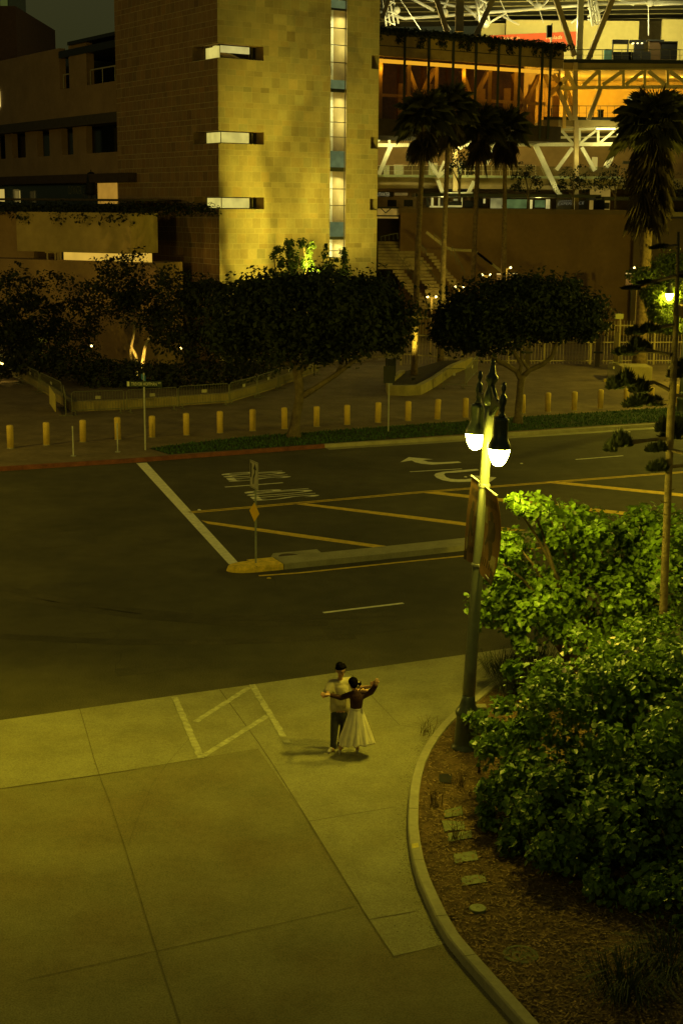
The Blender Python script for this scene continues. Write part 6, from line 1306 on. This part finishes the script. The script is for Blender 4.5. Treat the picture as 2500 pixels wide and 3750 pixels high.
for i, (x, ya, yb, lab) in enumerate(((1928,1165,1320,'dark gate post left in the bar gate fence'), (2183,1240,1350,'dark gate post with a lock box in the middle of the gate fence'), (2250,1215,1330,'dark gate post right of the lock box post'))):
    c = P(x, 1342, .15); t = thing('gate_post', lab, 'gate post', c, 'dark gate posts'); m = MB(); m.box(c.x-.13, c.x+.13, c.y-.2, c.y, .1, Q(x,ya,c.y).z); m.obj('post', mat('dark_gate', (.07,.05,.025), .6, .15), t); m = MB(); m.box(c.x-.3, c.x+.3, c.y-.26, c.y-.2, 1.0, 1.12); m.obj('lock_box', DARK, t)
t = thing('camera_box', 'pale green equipment box with small aerials above the gate fence', 'equipment box', tuple(Q(2266, 1165, 90))); m = MB(); SB(m, 2252, 2281, 1150, 1168, 90, .4); m.obj('housing', mat('pale_green_box', (.34,.34,.12), .6, .1), t); m = MB(); SB(m, 2264, 2268, 1168, 1335, 90.1, .1); m.obj('pole', FEN, t); m = MB(); 
for x in (2258,2266,2272): S(m, x, 1150, x, 1140, 1.5, 90.2, .04)
m.obj('aerial', DARK, t)
# twin-headed path lamps, lit
pl0 = None
for px, py, yb, Y, lab in ((1854,980,1010,104,'small twin path lamp highest on the stairs, before the brown wall'), (1780,1006,1035,102,'small twin path lamp second from the top of the stairs'), (1682,1050,1078,99,'small twin path lamp in the middle of the stair foot'), (1580,1087,1180,96,'small twin path lamp lowest left on its tall post, above the bar fence'),
                           (2335,980,1020,97,'small twin path lamp high beside the hanging orange banner'), (2351,1075,1150,94,'small twin path lamp below the hanging orange banner')):
    c = Q(px, py, Y); H2 = 3.4
    if pl0 is None:
        t = thing('path_lamp', lab, 'path lamp', (c.x, c.y, c.z-H2), 'small twin path lamps'); m = MB(); m.tube([(0,0,-1),(0,0,H2-.1)], .06, 8); m.beam((-.3,0,H2-.08), (.3,0,H2-.08), .05); m.obj('post', TSTEEL, t, False, False)
        for s in (-1, 1): m = MB(); m.ball((s*.28, 0, H2), (.075,.075,.07), 10, 7); m.obj('lamp_globe', glow('path_globe', (1,.78,.25), 9), t, False, False)
        pl0 = t
    else: dup(pl0, (c.x, c.y, c.z-H2), lab)
    lamp('path_lamp_glow', 'POINT', c + Vector((0,-.5,-.15)), 22, (1,.7,.12), .1)
for x0, x1, ya, yb, lab in ((2290,2328,1003,1045,'hanging orange lit banner beside the shaggy palm'), (1818,1842,1005,1025,'short orange lit panel left of the top path lamp'), (1858,1892,1004,1022,'short orange lit panel right of the top path lamp'), (2340,2350,1003,1020,'small orange lit panel right of the hanging banner')):
    t = thing('lit_panel', lab, 'panel', tuple(Q((x0+x1)/2, yb, 103)), 'orange lit panels on posts'); m = MB(); SB(m, x0, x1, ya, yb, 103, .05); pn_ = m.obj('panel_face', glow('orange_panel_glow', (1,.50,.07), .18, .3, 3), t); m = MB(); SB(m, x0, x1, ya-3, ya, 102.9, .1); m.obj('top_light', glow('panel_light', (1,.7,.2), .9), t); m = MB(); SB(m, (x0+x1)/2-1, (x0+x1)/2+1, yb, yb+90, 103.1, .1); m.obj('post', DARK, t)
for x, y, Y, lab in ((336,1267,81,'tiny lit garden lamp in the dark shrubs left of the glowing trunks'), (663,1275,80,'tiny lit garden lamp in the dark shrubs right of the glowing trunks'), (6,1332,80,'lit garden lamp pair at the left edge above the barriers'), (22,1335,80,'second lit garden lamp at the left edge')):
    t = thing('garden_lamp', lab, 'garden lamp', tuple(Q(x, y+25, Y)), 'tiny garden lamps'); c = Q(x, y, Y); m = MB(); m.ball(c, .06 if x > 100 else .12, 8, 6); m.obj('bulb', glow('garden_bulb', (1,.72,.2), 10), t); m = MB(); m.tube([c, c - Vector((0,0,.7))], .02, 6); m.obj('stake', DARK, t)
    if x < 100: lamp('garden_glow', 'POINT', c + Vector((0,-.3,.1)), 18, (1,.7,.12), .08)
# small trees on the concourse
for i, (px, ytop, ybot, w_, lab) in enumerate(((1930,600,770,85,'slim concourse tree with loose dark foliage left of the shop windows'), (2095,605,770,100,'concourse tree with loose foliage before the billboard'), (2250,600,770,120,'bushy concourse tree right of the arch door'), (1680,540,720,90,'thin concourse tree whose leaves glitter before the bright truss joint'), (2440,620,780,120,'dark concourse tree right of the shaggy palm'))):
    Y = 113.9 + .3*i; plant('concourse_tree', lab, 'tree', tuple(Q(px, ybot, Y)), [stem(Y, (px,ybot,4), (px+3,ybot-70,3), (px-10,ytop+40,2)), stem(Y, (px+2,ybot-60,3), (px+25,ytop+45,1.6)), stem(Y, (px,ybot-50,2.5), (px-30,ytop+70,1.4))],
      [BL(px, ytop+40, Y, w_*.5, 40, 1.1), BL(px+w_*.38, ytop+75, Y, w_*.32, 26, .8), BL(px-w_*.42, ytop+80, Y, w_*.3, 24, .8)], LEAF_H, 800, .19, clump=30, group='small trees on the concourse', shell=.9)
